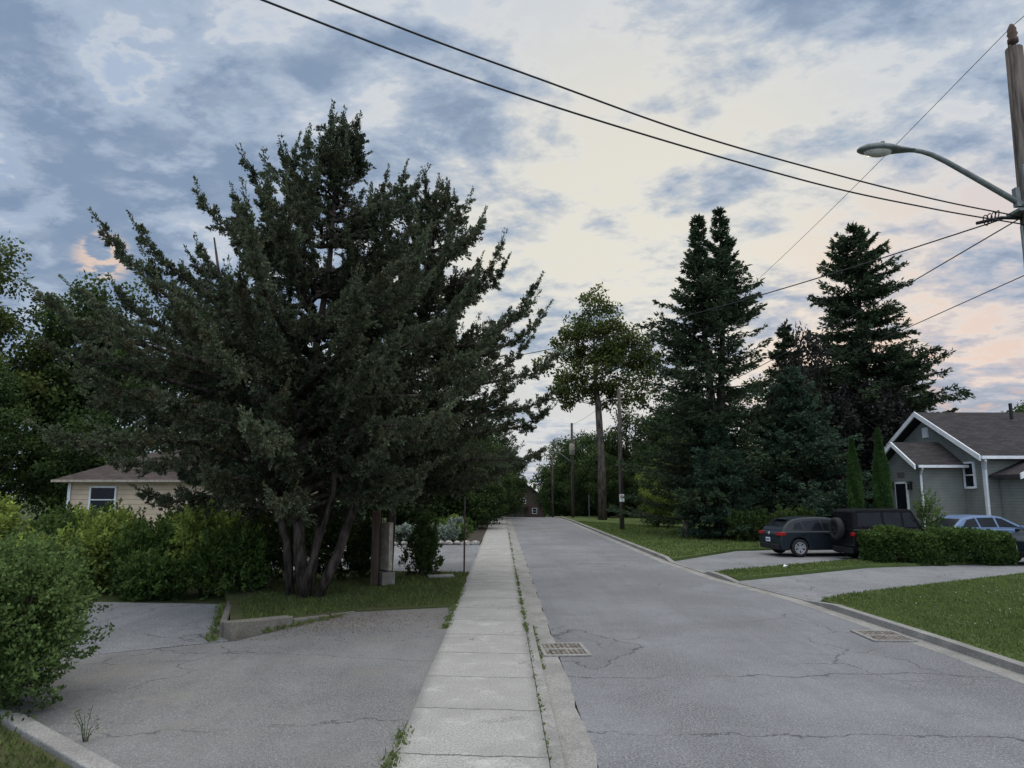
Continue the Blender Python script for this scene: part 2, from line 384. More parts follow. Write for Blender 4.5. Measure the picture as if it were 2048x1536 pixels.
poly('driveway',[(16.0,27.2,.07),(17,27.1,.14),(25,27.3,.14),(25,31,.14),(17,30.2,.14),(16,30.0,.07)],M['drive2'],extra=ST)
lv=[(6.28,26.3,.12),(9.8,30.5,.12),(26,35.2,.14),(45,38,.14),(45,62,.12),(6.22,62,.12)]
poly('lawn',lv,M['lawn'],extra=ST)
strip('lawn',lambda y:kx(y)+.17,lambda y:45,lambda y:.12,M['lawn'],ys=lin(62.01,100,16),extra=ST)

# ------------------------------------------------------------ grass blades
def inpoly(X,Y,P):
    ins=np.zeros(len(X),bool); n=len(P)
    for i in range(n):
        x1,y1=P[i][:2];x2,y2=P[(i+1)%n][:2]
        c=((y1>Y)!=(y2>Y))&(X<(x2-x1)*(Y-y1)/(y2-y1+1e-9)+x1); ins^=c
    return ins
def blades(pts,dens,h,w,z,mat,name='grass',flat=.45):
    P=np.array([p[:2] for p in pts]); lo=P.min(0);hi=P.max(0); n=int((hi-lo).prod()*dens)
    X=RG.uniform(lo[0],hi[0],n);Y=RG.uniform(lo[1],hi[1],n); k=inpoly(X,Y,pts); X=X[k];Y=Y[k]
    Z=np.full(len(X),z) if not callable(z) else z(X,Y)
    C=np.stack([X,Y,Z],1); D=np.stack([RG.normal(size=len(X))*flat,RG.normal(size=len(X))*flat,np.ones(len(X))],1)
    return leaves(name,C,D,h*RG.uniform(.5,1.4,len(X)),w,RG.uniform(.1,.9,len(X)),mat,extra={'kind':'stuff'})
blades([(7.42,6),(7.39,12),(7.25,16.4),(8.2,17.2),(15.5,21.3),(15.5,8)],900,.055,.016,.115,M['blade'])
blades([(8.4,9),(8.4,16.0),(15.5,20.6),(15.5,10)],5,.022,.02,.15,M['litter'],'clover_flowers')
blades([(6.68,20.5),(12,23.6),(17.5,25.05),(17.4,26),(12.4,25.6),(6.5,22.1)],450,.07,.025,.11,M['blade'])
blades([(6.3,26.3),(9.8,30.5),(16,32),(16,44),(6.3,60)],100,.08,.05,.11,M['blade'])
blades([(-4.6,13.2),(-3.05,15.5),(-1.0,15.95),(-1.0,22.3),(-6,22.4),(-6.0,16.7)],480,.075,.022,lambda X,Y:np.where(X<-3,.05+.16*np.clip((-3-X)/1.7,0,1)*np.clip((17-Y)/4,0,1),.065),M['bladedry'])
def tuft(x0,y0,x1,y1,n,h,wd=.05,mat='blade',z=.05,name='weeds'):
    t=RG.random(n); cl=np.clip(np.sin(t*37)+np.sin(t*91+1)+.6,0,1)
    k=RG.random(n)<cl; t=t[k]
    X=x0+(x1-x0)*t+RG.normal(size=len(t))*wd; Y=y0+(y1-y0)*t+RG.normal(size=len(t))*.04
    C=np.stack([X,Y,np.full(len(t),z)],1); D=np.stack([RG.normal(size=len(t))*.7,RG.normal(size=len(t))*.7,np.ones(len(t))],1)
    leaves(name,C,D,h*RG.uniform(.4,1.3,len(t)),.02,RG.uniform(.2,1,len(t)),M[mat],extra={'kind':'stuff'})
tuft(.45,13,.45,22,2200,.055,.02,z=.05)
tuft(.45,22,.45,45,800,.05,.02,z=.06)
tuft(.45,6,.45,13,400,.045,.014,z=.05)
tuft(.6,10.5,.6,14,400,.05,.02,z=.01)
tuft(-1.02,4,-1.0,8,1100,.07,.04)
tuft(-1.02,13.3,-1.0,19,2000,.06,.04)
tuft(-4.9,12.5,-6.2,16.4,900,.12,.05,z=0.0)
tuft(-4.25,13.2,-3.2,14.9,600,.1,.05,z=0.02)
X=RG.normal(-3.2,1.1,1500);Y=RG.normal(14.1,.8,1500); k=(X<-1.0)&(Y>11.5)&(Y<15.2)&((Y<15.3+(X+3.1)*1.9)|(X>-3.1)); X=X[k];Y=Y[k]
leaves('leaf_litter',np.stack([X,Y,np.full(len(X),.058)],1),np.stack([RG.normal(size=len(X)),RG.normal(size=len(X)),np.full(len(X),.15)],1),.03,.018,RG.random(len(X)),leafmat('dry_leaf_litter',(.08,.05,.03),(.18,.13,.08),0),extra={'kind':'stuff'})

# ------------------------------------------------------------ trees
def upswept(H,prof,axis,nb,seed,trunks,minz,fr,per_m,tsz=1.0):
    rs=np.random.default_rng(seed); wood=MB(); P=[];D=[];Ln=[];T=[]
    zs=[p[0] for p in prof]; rr=[p[1] for p in prof]
    for tr in trunks: wood.tube(tr[0],tr[1],9)
    for i in range(nb):
        f=(i+.5)/nb; zt=minz+(H*.985-minz)*(f**1.0)
        az=i*2.39996+rs.normal()*.25
        long=(i%3!=0)
        Rr=np.interp(zt,zs,rr)*(rs.uniform(.84,1.18) if long else rs.uniform(.45,.75))
        Rr*= (1-fr*max(0,math.cos(az))) if zt>3.5 else 1
        hi=zt/H
        rise=(.02+.68*max(0,hi-.22))*Rr+.15
        z0=max(1.5,zt-rise); ax,ay=axis(z0); bx,by=axis(zt)
        tip=np.array([bx+Rr*math.cos(az),by+Rr*math.sin(az),zt]); st=np.array([ax,ay,z0])
        n=14; pts=[]
        wob=rs.normal(size=3)*.2
        for k in range(n):
            t=k/(n-1); q=st+(tip-st)*t
            q[2]=z0+(zt-z0)*(t**2.1)+wob[2]*math.sin(t*6+i)*t*(1-t)*2+(.16*Rr*math.sin(t*math.pi)*(hi<.5)*.6)
            q[0]+=wob[0]*math.sin(t*5+i)*t; q[1]+=wob[1]*math.sin(t*4+i)*t
            pts.append(q.copy())
        pts[-1][2]+=.30; pts[-2][2]+=.12
        r0=.03+.014*Rr
        wood.tube(pts,[max(.008,r0*(1-k/(n-1))**.8) for k in range(n)],5,cap=False)
        pts=np.array(pts); tone0=rs.uniform(.08,.55)
        m=int(8+Rr*per_m)
        for j in range(m):
            t=.2+.8*((j+rs.random())/m)**.85; u=t*(n-1); a=min(int(u),n-2); q=pts[a]+(pts[a+1]-pts[a])*(u-a); tg=pts[a+1]-pts[a]; tg/=np.linalg.norm(tg)
            l=(.12+.60*(1-t)**.8)*rs.uniform(.5,1.25)*tsz
            rv=rs.normal(size=3); rv-=tg*rv.dot(tg); rv/=np.linalg.norm(rv)
            d=tg*.85+rv*.8+np.array([0,0,.22 if hi>.45 else -.02]); d/=np.linalg.norm(d)
            P.append(q);D.append(d);Ln.append(l);T.append(tone0+.3*t)
            for s in range(2):
                q2=q+d*l*rs.uniform(.3,.95); rv=rs.normal(size=3); d2=d*.7+rv*.45+np.array([0,0,.15 if hi>.45 else -.05]); d2/=np.linalg.norm(d2)
                P.append(q2);D.append(d2);Ln.append(l*.5*rs.uniform(.6,1.2));T.append(tone0+.3*t+rs.normal()*.1)
        tg=pts[-1]-pts[-2]; tg/=np.linalg.norm(tg); tg=tg+np.array([0,0,.25])
        for s in range(4): P.append(pts[-1-s//2]); D.append(tg+rs.normal(size=3)*.1); Ln.append(.46);T.append(tone0+.25)
    return wood,P,D,Ln,T
def build_cedar(loc,label,H,prof,axis,nb,seed,trunks,per,minz=1.7,fr=.2,per_m=11,floor=(1.7,.25)):
    r=root('juniper_tree',loc,label,'tree','junipers by the sidewalk')
    w,P,D,Ln,T=upswept(H,prof,axis,nb,seed,trunks,minz,fr,per_m)
    w.obj('trunk',M['bark'],r,True,world=False)
    C,DD,L,W,t=expand(P,D,Ln,per,.42,.035,.072,.032,T)
    rad=np.hypot(C[:,0],C[:,1]); k=C[:,2]>floor[0]+floor[1]*np.maximum(0,rad-1.5)+.25*np.sin(C[:,0]*3.1)*np.cos(C[:,1]*2.3)
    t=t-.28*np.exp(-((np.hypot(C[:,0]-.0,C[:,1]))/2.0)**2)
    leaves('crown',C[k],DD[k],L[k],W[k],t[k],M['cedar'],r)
    return r
tA=[([(0.1,0,-.1),(-.1,.1,1.0),(-.25,.1,2.6),(0,0,5),(.35,0,8),(.5,0,11.6)],[.17,.15,.12,.1,.07,.02]),
    ([(.4,-.1,-.1),(.85,-.1,.9),(1.25,.1,2.3),(1.2,.3,5),(1.5,.4,8.6)],[.13,.12,.10,.08,.02]),
    ([(-.3,.2,-.1),(-.45,.2,1.2),(-1.1,.2,3.2),(-2.1,0,6.2),(-2.6,0,8.8)],[.12,.10,.09,.07,.02]),
    ([(.05,.5,-.1),(.2,.6,1.5),(.2,1.2,3.5),(.4,1.5,7)],[.12,.10,.08,.02]),
    ([(.1,-.35,-.1),(.35,-.4,.8),(.8,-.5,2.4),(.8,-.9,5)],[.09,.08,.07,.02])]
build_cedar((-4.74,17.3,.12),'huge dark multi-stemmed juniper with upswept branches beside driveway',11.9,
  [(1.9,3.2),(3,4.9),(4,5.4),(5.2,5.4),(6.5,4.7),(7.8,4.2),(8.8,3.3),(9.7,2.7),(10.3,1.7),(10.8,.8),(11.3,.4),(11.9,.1)],
  lambda z:(-.3+.08*z-(.3 if 3<z<9 else 0),0),162,3,tA,31,minz=1.8,fr=.25,per_m=13,floor=(1.3,.17))
tB=[([(0,0,-.1),(.1,0,2),(.6,0,6),(1.2,0,11.0)],[.16,.13,.10,.02]),([(-.2,.1,-.1),(-.3,.1,2),(-.4,.2,6),(-.5,.2,9.0)],[.12,.10,.08,.02])]
build_cedar((-3.2,20.3,.08),'dark upswept juniper overhanging the sidewalk',11.6,
  [(2,2.2),(3,3.9),(4.7,4.5),(6,3.8),(7.5,3.2),(8.8,2.7),(9.8,2.0),(10.6,1.1),(11.6,.1)],
  lambda z:(-.1+.125*z,0),125,8,tB,30,minz=2.3,fr=0,per_m=13,floor=(1.8,.22))

def build_spruce(loc,label,H,Rm,nwh,mat,seed,droop=.25,per=22,L=.20,W=.07,name='spruce_tree',tops=1,zmin=.06,expn=.85,upt=.2,dens=1.0):
    rs=np.random.default_rng(seed); r=root(name,loc,label,'tree','tall conifers on the lawn'); w=MB(); P=[];D=[];Ln=[];T=[]
    for tp in range(tops):
        ox=(tp-.5*(tops-1))*1.3 if tops>1 else 0; Ht=H-(.5*(tp==0) if tops>1 else 0)
        w.tube([(0,0,-.2),(ox*.4,0,H*.4),(ox,0,H*.7),(ox,0,Ht)],[.016*H,.011*H,.006*H,.015],8)
        for i in range(nwh):
            f=zmin+(1-zmin)*(i+rs.random()*.6)/nwh; z=f*Ht
            if tops>1 and f<.62 and tp==1: continue
            cx=np.interp(f,[0,.4,.7,1],[0,ox*.4,ox,ox])
            nbr=int(rs.integers(6,10)) if f<.9 else 5
            RR=Rm*((1-f)**expn)*min(1,.8+f*2.2)
            if tops>1: RR*=np.interp(f,[0,.6,.72,.84,1],[1,1,.80,.42,.35])
            lay=rs.uniform(.74,1.14)
            for b in range(nbr):
                az=rs.random()*6.283; rad=max(.12,RR*lay*rs.uniform(.66,1.2)); n=7
                dr=droop*(1-f)**.6; pts=[]
                for k in range(n):
                    t=k/(n-1); pts.append(np.array([cx+rad*t*math.cos(az),rad*t*math.sin(az),z-dr*rad*t+upt*rad*t*t+(.22*rad*t if f>.8 else 0)]))
                w.tube(pts,[max(.01,.012+.009*rad*(1-k/(n-1))) for k in range(n)],4,cap=False)
                tn=rs.uniform(.1,.55); m=int((5+rad*5)*dens)
                for j in range(m):
                    t=.1+.9*(j+rs.random())/m; u=t*(n-1);a=min(int(u),n-2); q=pts[a]+(pts[a+1]-pts[a])*(u-a); tg=pts[a+1]-pts[a]; tg/=np.linalg.norm(tg)
                    lat=np.array([-math.sin(az),math.cos(az),0])*rs.choice([-1,1])
                    d=tg*.75+lat*rs.uniform(.3,1)+np.array([0,0,rs.uniform(-.55,.05)]); d/=np.linalg.norm(d)
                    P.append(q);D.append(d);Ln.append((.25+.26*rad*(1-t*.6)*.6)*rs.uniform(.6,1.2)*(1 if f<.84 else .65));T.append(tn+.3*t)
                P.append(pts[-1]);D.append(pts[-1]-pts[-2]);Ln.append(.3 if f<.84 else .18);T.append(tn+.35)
        for k in range(4): P.append((ox,0,Ht-.3-k*.12)); D.append((rs.normal()*.15,rs.normal()*.15,1)); Ln.append(.5); T.append(.4)
    w.obj('trunk',M['bark'],r,True,world=False)
    C,DD,Lf,Wf,t=expand(P,D,Ln,per,.4,.07,L,W,T)
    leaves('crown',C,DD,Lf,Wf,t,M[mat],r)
    return r
build_spruce((12.35,40,.1),'tall dark double-topped spruce on the lawn',19.1,5.8,48,'spruce',21,per=13,tops=2,droop=.3,upt=.32,L=.23,W=.085,expn=.70)
build_spruce((23.7,45,.1),'tall drooping spruce behind the driveway',20.0,6.5,54,'spruce',27,per=13,droop=.42,upt=.25,L=.27,W=.10,expn=.66)
build_spruce((16.2,38.5,.1),'broad bluish spruce with low sweeping boughs',9.2,4.4,32,'spruceb',23,per=16,droop=.2,upt=.25,L=.2,W=.08)
build_spruce((11.4,37.2,.1),'small bluish spruce at lawn edge',6.2,2.4,24,'spruceb',24,per=16,droop=.2,L=.18,W=.07)
build_spruce((19.0,46,.1),'dark narrow spruce between taller spruces',13.6,3.8,30,'spruce',25,per=12,droop=.3,L=.26,W=.10)
build_spruce((28.5,49,.1),'dark broad spruce behind the grey house',12.5,5.2,26,'spruce',26,per=10,droop=.3,L=.28,W=.11)

def build_decid(loc,label,H,trunkh,lobes,mat,seed,ncl=90,per=170,L=.2,cr=1.0,r0=.3,name='deciduous_tree',bark='bark',group='broadleaf trees along the street',lean=0,limb=2,slope=.8,limbr=.20):
    rs=np.random.default_rng(seed); r=root(name,loc,label,'tree',group); w=MB()
    top=(lean,0,H*.86); w.tube([(0,0,-.3),(.05*r0,0,trunkh*.5),(lean*.4,0,trunkh),(lean*.8,.1,H*.6),top],[r0*1.25,r0,r0*.85,r0*.5,r0*.12],9)
    C=[];D=[];T=[]
    vol=np.array([l[3]*l[4]*l[5] for l in lobes])**.8; vol/=vol.sum()
    for i in range(ncl):
        l=lobes[rs.choice(len(lobes),p=vol)]
        v=rs.normal(size=3); v/=np.linalg.norm(v); v*=rs.uniform(.2,1)**.5
        c=np.array([l[0]+v[0]*l[3],l[1]+v[1]*l[4],l[2]+v[2]*l[5]])
        dist=math.hypot(c[0]-lean*.6,c[1])
        zs=min(max(trunkh*(.85 if slope>.6 else 1.0),c[2]-dist*slope-.5),H*.8); s=np.array([lean*min(1,zs/H/.7),0,zs])
        mid=(s+c)/2+np.array([0,0,-.06*np.linalg.norm(c-s)])+rs.normal(size=3)*.15
        if i%limb==0: w.tube([s,mid,c],[r0*limbr,r0*limbr*.5,.02],5,cap=False)
        k=int(per*rs.uniform(.6,1.3)); q=rs.normal(size=(k,3)); q/=np.linalg.norm(q,axis=1)[:,None]; rad=rs.random((k,1))**.45
        sc=cr*rs.uniform(.65,1.3)*np.array([1,1,.72]); o=q*rad*sc
        C.append(c+o); dd=q*.6+rs.normal(size=(k,3))*.6+np.array([0,0,-.35]); D.append(dd)
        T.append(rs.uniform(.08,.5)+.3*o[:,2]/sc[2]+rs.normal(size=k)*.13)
    w.obj('trunk',M[bark],r,True,world=False)
    C=np.concatenate(C);D=np.concatenate(D);T=np.concatenate(T)
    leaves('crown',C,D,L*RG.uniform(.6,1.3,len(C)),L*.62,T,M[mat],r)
    return r
build_decid((8.9,63,.1),'tall maple with bare trunk and open crown on the lawn',20.9,10.2,
   [(-.4,0,18.5,2.3,2,2.3),(-.6,0,16.0,3.3,2.5,2.6),(-3.5,0,14.2,2.1,2,2.6),(2.9,0,15.2,2.3,2.2,2.6),(4.4,0,13.5,1.5,1.5,2.0),(0,0,13.4,3.2,2.5,2.4),(-2.8,0,11.6,1.9,1.8,1.9),(3.0,0,11.6,2.3,2,2.0),(.5,0,11.2,1.6,1.6,1.2)],'maple',33,ncl=270,per=72,L=.29,cr=.78,r0=.34,bark='barkpale',lean=-.5,limb=5,slope=.35,limbr=.15)
D1=build_decid((-24.5,43,0),'tall leafy green tree behind the cream house',16,4,[(0,0,12.5,3.4,3.4,3),(2.2,0,9.5,3.2,3,3),(-2.5,.5,9.5,3.2,3,2.8),(0,-1,6.5,4.2,4,2.8),(.5,-1,3.8,4,3.4,2)],'green',41,ncl=140,per=190,L=.27,cr=1.15,r0=.35)
D2=build_decid((-31.5,40,0),'tall leafy green tree with pale trunk behind shrubs',18,5,[(0,0,14.8,2.8,3,2.7),(2.5,0,11.5,2.6,3,2.4),(-2.2,0,11.8,2.8,3,2.8),(1,-1,7.5,4.6,4,3),(-1,-1,4,4.5,3.5,2.4)],'maple',42,ncl=140,per=190,L=.27,cr=1.1,r0=.38)
D3=build_decid((13.5,76,-.2),'rounded dark green tree behind the street maple',11.5,2.5,[(0,0,8.6,3.2,3,2.6),(2.6,0,6.6,2.6,3,2.4),(-2.6,0,6.2,2.8,3,2.4),(0,-1,3.8,4.4,3.5,2.4),(0,-1,2,4.0,3.5,1.6)],'green',43,ncl=120,per=160,L=.30,cr=1.15,r0=.3)
L_green='leafy green tree in the tree line'
for (x,y,s,rz,src) in [(-37,38,.92,1,D1),(-19,46,.86,2,D2),(-27,36,.62,3,D1),(-21.5,38,.6,3.7,D3),(-34,33,.68,.5,D3),(-28.5,46,1.02,2.6,D1),(-14,48,.82,4,D1),(-9.5,50,.78,1.5,D2),(-12.5,40,.72,5,D3),
    (-6.5,46,.80,.7,D3),(-2.6,49,.60,.9,D3),(-1.9,56,.58,2.2,D3),(-5.5,58,.85,3.1,D3),(-1.2,64,.68,4.4,D3),(-.9,72,.74,1.1,D3),(-4,80,.9,1.1,D3),(-2.2,90,.95,1.9,D3),(-8,104,.9,1.9,D2),
    (11.5,100,1.05,.3,D3),(15.5,104,.8,2.5,D1),(9.2,92,.92,5,D3),(13,94,1.0,4.1,D3),(20,80,1.25,1.2,D3),(17,68,.9,3.3,D3),(13.6,57,.60,2.9,D3),(24,60,1.1,5.1,D3),(30,62,.95,.9,D1),
    (28,54,.8,2.1,D3),(36,58,.75,3.9,D3),(42,66,.8,4.9,D3),(48,64,.9,.2,D3),(55,72,1.0,1.2,D3),(62,80,1.2,2.2,D3),(-46,44,1.0,2.9,D2),(18,118,1.1,1,D3),(-.5,118,1.0,2,D3),(-6,128,1.1,4,D3),(26,100,1.2,2,D1),(9.6,106,1.0,3,D3),(9.4,78,.5,3,D3),(10.6,71,.55,1,D3)]:
    copy_thing(src,(x,y,gz(y)-.05),rz,(s,s,s),L_green)
copy_thing(D3,(18.3,42.2,0),.4,(.55,.55,1.08),'dark purple-leaved maple between spruces',{'crown':M['purple']})
copy_thing(D3,(22.5,41.5,0),2.4,(.9,.9,.78),'dark purple-leaved maple behind columnar cedars',{'crown':M['purple']})
copy_thing(D3,(10.9,50,0),1.4,(.40,.40,.42),'yellow-green shrubby tree beside utility pole',{'crown':M['yellowg']})
def columnar(loc,H,rad,seed):
    rs=np.random.default_rng(seed); r=root('columnar_cedar',loc,'slim pointed green columnar cedar near the driveway','tree','pair of columnar cedars')
    w=MB(); w.tube([(0,0,-.1),(0,0,H*.6),(0,0,H*.95)],[.06,.04,.01],6); w.obj('trunk',M['bark'],r,True,world=False)
    n=16000; f=rs.random(n)**.8; z=.15+f*(H-.15); az=rs.random(n)*6.283
    rr=rad*np.minimum(1,(1-f)*2.0)**.75*(.8+.2*np.sin(az*4+z*3))*np.minimum(1,.7+z)*(rs.random(n)**.25)
    C=np.stack([rr*np.cos(az),rr*np.sin(az),z],1); D=np.stack([np.cos(az)*.5,np.sin(az)*.5,np.ones(n)*1.1],1)+rs.normal(size=(n,3))*.3
    leaves('crown',C,D,.13,.05,rs.uniform(.1,.6,n)+.2*(rr/rad),M['arb'],r)
columnar((15.6,31.2,.1),4.7,.34,1); columnar((16.7,31.0,.1),5.15,.40,2)

def build_shrub(loc,label,rx,ry,h,n,L,mat,seed,name='shrub',lob=9,group=None,W=None,spiky=.5,cat='shrub'):
    rs=np.random.default_rng(seed); r=root(name,loc,label,cat,group); w=MB(); C=[];D=[];T=[]
    for i in range(lob):
        a=rs.random()*6.283; q=rs.random()**.5*.62; cx=rx*q*math.cos(a); cy=ry*q*math.sin(a); cz=h*rs.uniform(.3,.72)
        sx,sy,sz=rx*rs.uniform(.35,.5),ry*rs.uniform(.35,.5),min(cz,h-cz)*rs.uniform(.9,1.15)+.05
        w.tube([(cx*.15,cy*.15,-.05),(cx*.6,cy*.6,cz*.5),(cx,cy,cz+sz*.5)],[.02,.015,.006],5,cap=False)
        ns=max(20,int(n/lob/22)); v=rs.normal(size=(ns,3)); v/=np.linalg.norm(v,axis=1)[:,None]; rad=rs.uniform(.55,1.0,(ns,1))
        p=np.array([cx,cy,cz])+v*rad*np.array([sx,sy,sz]); p[:,2]=np.maximum(p[:,2],.04)
        d=v*.6+np.array([0,0,.6])+rs.normal(size=(ns,3))*.35
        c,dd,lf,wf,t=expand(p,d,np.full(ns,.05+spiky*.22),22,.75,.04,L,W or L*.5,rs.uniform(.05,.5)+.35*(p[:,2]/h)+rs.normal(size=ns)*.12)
        C.append(c);D.append(dd);T.append(t)
    w.obj('stems',M['bark'],r,True,world=False)
    C=np.concatenate(C);D=np.concatenate(D);T=np.concatenate(T); C[:,2]=np.maximum(C[:,2],.01)
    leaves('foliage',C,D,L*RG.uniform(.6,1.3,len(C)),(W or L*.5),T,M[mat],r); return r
build_shrub((-5.85,8.6,0),'dense privet bush by the driveway kerb',1.12,1.15,1.80,44000,.052,'bush',51,lob=24,W=.032,spiky=.9)
build_shrub((-7.4,9.6,0),'dense privet bush beside another bush',1.3,1.2,1.8,18000,.07,'bush',52,lob=14,W=.04,spiky=.8)
rw=root('weed_plant',(-4.15,7.55,.0),'small wispy weed beside the concrete edging','plant'); b=MB(); C=[];D=[]
for q in range(6):
    a=q*1.1; e_=(.12*math.cos(a),.10*math.sin(a),.2+.04*q); b.tube([(0,0,-.02),(e_[0]*.4,e_[1]*.4,e_[2]*.6),e_],[.004,.003,.002],4)
    for z_ in lin(.3,1,7): C.append((e_[0]*z_,e_[1]*z_,e_[2]*z_)); D.append((math.cos(a*5+z_*9),math.sin(a*5+z_*9),.5))
b.obj('stems',M['arb'],rw,world=False); leaves('foliage',C,D,.05,.014,np.full(len(C),.5),M['hedge'],rw)
k=60
for (x,y,rx,h,mat,n) in [(-13.6,18.8,1.5,2.35,'yellowg',14000),(-10.2,18.8,1.0,1.75,'yellowg',11000),(-8.9,18.7,1.0,1.5,'hedge',10000),(-12.0,20.6,1.3,1.7,'hedge',8000),(-7.6,18.6,1.1,2.0,'yellowg',12000),
      (-15.8,19.5,2.0,2.6,'yellowg',12000),(-9.6,22,1.5,1.8,'green',8000),(-6.7,18.1,.9,1.5,'hedge',10000),(-13.2,17.4,1.2,1.15,'yellowg',9000),(-11.4,17.9,1.0,1.2,'yellowg',8000),(-8.4,17.6,.8,.8,'hedge',7000),(-12.8,23.0,1.5,1.9,'green',8000)]:
    k+=1; build_shrub((x,y,0),'bright yellow-green leafy shrub before the cream house' if mat=='yellowg' else 'dark green leafy shrub at the driveway edge',rx,rx*.8,h,n,.11,mat,k,group='shrubs bordering the driveway',lob=12,W=.055,spiky=1.5)
for (x,y,rx,h,n) in [(-6.3,18.8,1.0,1.6,9000),(-4.0,20.9,.8,1.6,9000),(-2.4,21.4,.6,1.6,8000),(-4.9,20.6,1.3,2.0,11000),(-7.2,20.8,1.3,2.2,9000),(-5.7,19.9,1.1,1.9,9000)]:
    k+=1; build_shrub((x,y,.1),'dark evergreen shrub growing under the junipers',rx,rx*.8,h,n,.1,'green',k,group='shrubs under the junipers',lob=10,W=.045)
rsg=np.random.default_rng(9)
for i in range(20):
    x=rsg.uniform(-6.5,-1.8); y=rsg.uniform(34.8,50); mt=['grey','hedge','bush','yellowg','hedge'][i%5]; h=rsg.uniform(.5,.95)
    if i<4: x=-5.6+i*.9; y=35.2; mt='grey'; h=.75
    build_shrub((x,y,.08),{'grey':'silvery white-leaved garden plant','hedge':'green garden perennial in the bed','bush':'grey-green garden perennial in the bed','yellowg':'light green garden perennial beside rocks'}[mt],rsg.uniform(.5,.95),.6,h,2600,.12,mt,200+i,name='garden_plant',lob=5,group='plants in the front garden',cat='plant')
for i in range(12):
    b=MB(); rr=rsg.uniform(.13,.24); c=(-1.25-i*.42,34.15+rsg.normal()*.12,.12)
    vs=[];fs=[]
    for a in range(5):
        for bb in range(8):
            th=math.pi*(a+.5)/5; ph=6.283*bb/8; q=rr*rsg.uniform(.8,1.15)
            vs.append((c[0]+q*1.3*math.sin(th)*math.cos(ph),c[1]+q*math.sin(th)*math.sin(ph),c[2]+q*.7*math.cos(th)))
    for a in range(4):
        for bb in range(8): fs.append((a*8+bb,a*8+(bb+1)%8,(a+1)*8+(bb+1)%8,(a+1)*8+bb))
    fs.append(tuple(range(8)));fs.append(tuple(32+q for q in range(8)))
    b.add(vs,fs).obj('garden_rock',M['rock'],smooth=True,extra={'label':'grey rounded rock edging the garden bed','category':'rock','group':'rocks edging the garden'})
hr=root('hedge',(15.15,24.9,.12),'trimmed green hedge beside the driveway','hedge')
w=MB(); rs=np.random.default_rng(77)
for i in range(26):
    x=-2.2+4.4*i/25; w.tube([(x,0,-.1),(x+rs.normal()*.1,rs.normal()*.15,.5),(x+rs.normal()*.15,rs.normal()*.3,.8)],[.03,.02,.008],5)
w.obj('stems',M['bark'],hr,True,world=False)
n=2600; X=rs.uniform(-2.3,2.2,n); Y=rs.uniform(-.65,.65,n); Z=rs.uniform(.05,.94,n)
fc=rs.integers(0,4,n); Y=np.where(fc==0,-.62,Y); Z=np.where(fc==1,.92,Z); X=np.where(fc==2,np.sign(X)*2.24,X)
Z+= .09*np.sin(X*3)+.06*np.sin(X*7.3+1); Y+=.08*np.sin(X*2.6+Z*3)
D=np.stack([X*.15,Y*1.1,np.ones(n)*.5],1)+rs.normal(size=(n,3))*.5
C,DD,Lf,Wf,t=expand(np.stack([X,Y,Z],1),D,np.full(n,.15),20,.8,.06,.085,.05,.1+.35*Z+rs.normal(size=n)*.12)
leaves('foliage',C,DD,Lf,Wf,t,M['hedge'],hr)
build_shrub((15.6,26.0,.1),'twiggy small tree rising behind the hedge',.5,.5,2.2,2600,.08,'hedge',88,lob=8,spiky=1.4)
build_shrub((14.0,34,.1),'green shrub beside the house walkway',1.5,1.0,1.6,7000,.12,'green',89,lob=8)
build_shrub((12.4,35.5,.1),'green shrub beside the house walkway',1.3,1.0,1.5,6000,.12,'green',90,lob=8)

# ------------------------------------------------------------ far wood
rs=np.random.default_rng(5); C=[];D=[];T=[]
for i in range(420):
    a=-75+150*(i/420); rr=rs.uniform(125,165); x=rr*math.sin(R(a)); y=rr*math.cos(R(a)); 
    h=rs.uniform(2,10)+(2 if abs(a)>12 else -4); c=np.array([x,y,gz(y)+max(1,h)]); kk=110; q=rs.normal(size=(kk,3)); q/=np.linalg.norm(q,axis=1)[:,None]
    C.append(c+q*(rs.random((kk,1))**.4)*np.array([5,4,3.6])); D.append(q+rs.normal(size=(kk,3))*.5); T.append(.3+.3*q[:,2]+rs.normal(size=kk)*.12)
C=np.concatenate(C);D=np.concatenate(D);T=np.concatenate(T)
leaves('distant_woods',C,D,1.1*RG.uniform(.6,1.3,len(C)),.8,T,M['green'],extra={'kind':'stuff'})

# ------------------------------------------------------------ low walls
r_=root('low_concrete_wall',(-4.66,12.7,0),'low weathered concrete retaining wall edging the juniper bed','wall')
b=MB()
def wallseg(b,p,q,h0,h1,t):
    d=Vector((q[0]-p[0],q[1]-p[1],0)).normalized(); nn=Vector((-d.y,d.x,0))*t/2
    P=Vector((p[0],p[1],-.1));Q=Vector((q[0],q[1],-.1)); vs=[P-nn,P+nn,Q+nn,Q-nn]; vs2=[Vector((v.x,v.y,z)) for v,z in zip(vs,(h0,h0,h1,h1))]
    b.add(vs+vs2,[(0,3,2,1),(4,5,6,7),(0,1,5,4),(1,2,6,5),(2,3,7,6),(3,0,4,7)])
wallseg(b,(-4.72,12.72),(-4.0,13.9),.30,.20,.22); wallseg(b,(-3.98,13.93),(-3.5,14.7),.14,.09,.2); wallseg(b,(-3.44,14.8),(-3.1,15.35),.08,.05,.18); wallseg(b,(-4.86,12.9),(-6.2,16.8),.28,.06,.12)
b.obj('wall',M['wall'],r_,bevel=.03)
r_=root('kerb_edging',(-5.6,8.4,0),'short concrete edging kerb around the bush','kerb'); b=MB()
wallseg(b,(-6.4,8.75),(-5.3,8.15),.12,.12,.2); wallseg(b,(-5.33,8.2),(-2.9,6.2),.12,.12,.2)
b.obj('edging',M['kerb'],r_,bevel=.02)
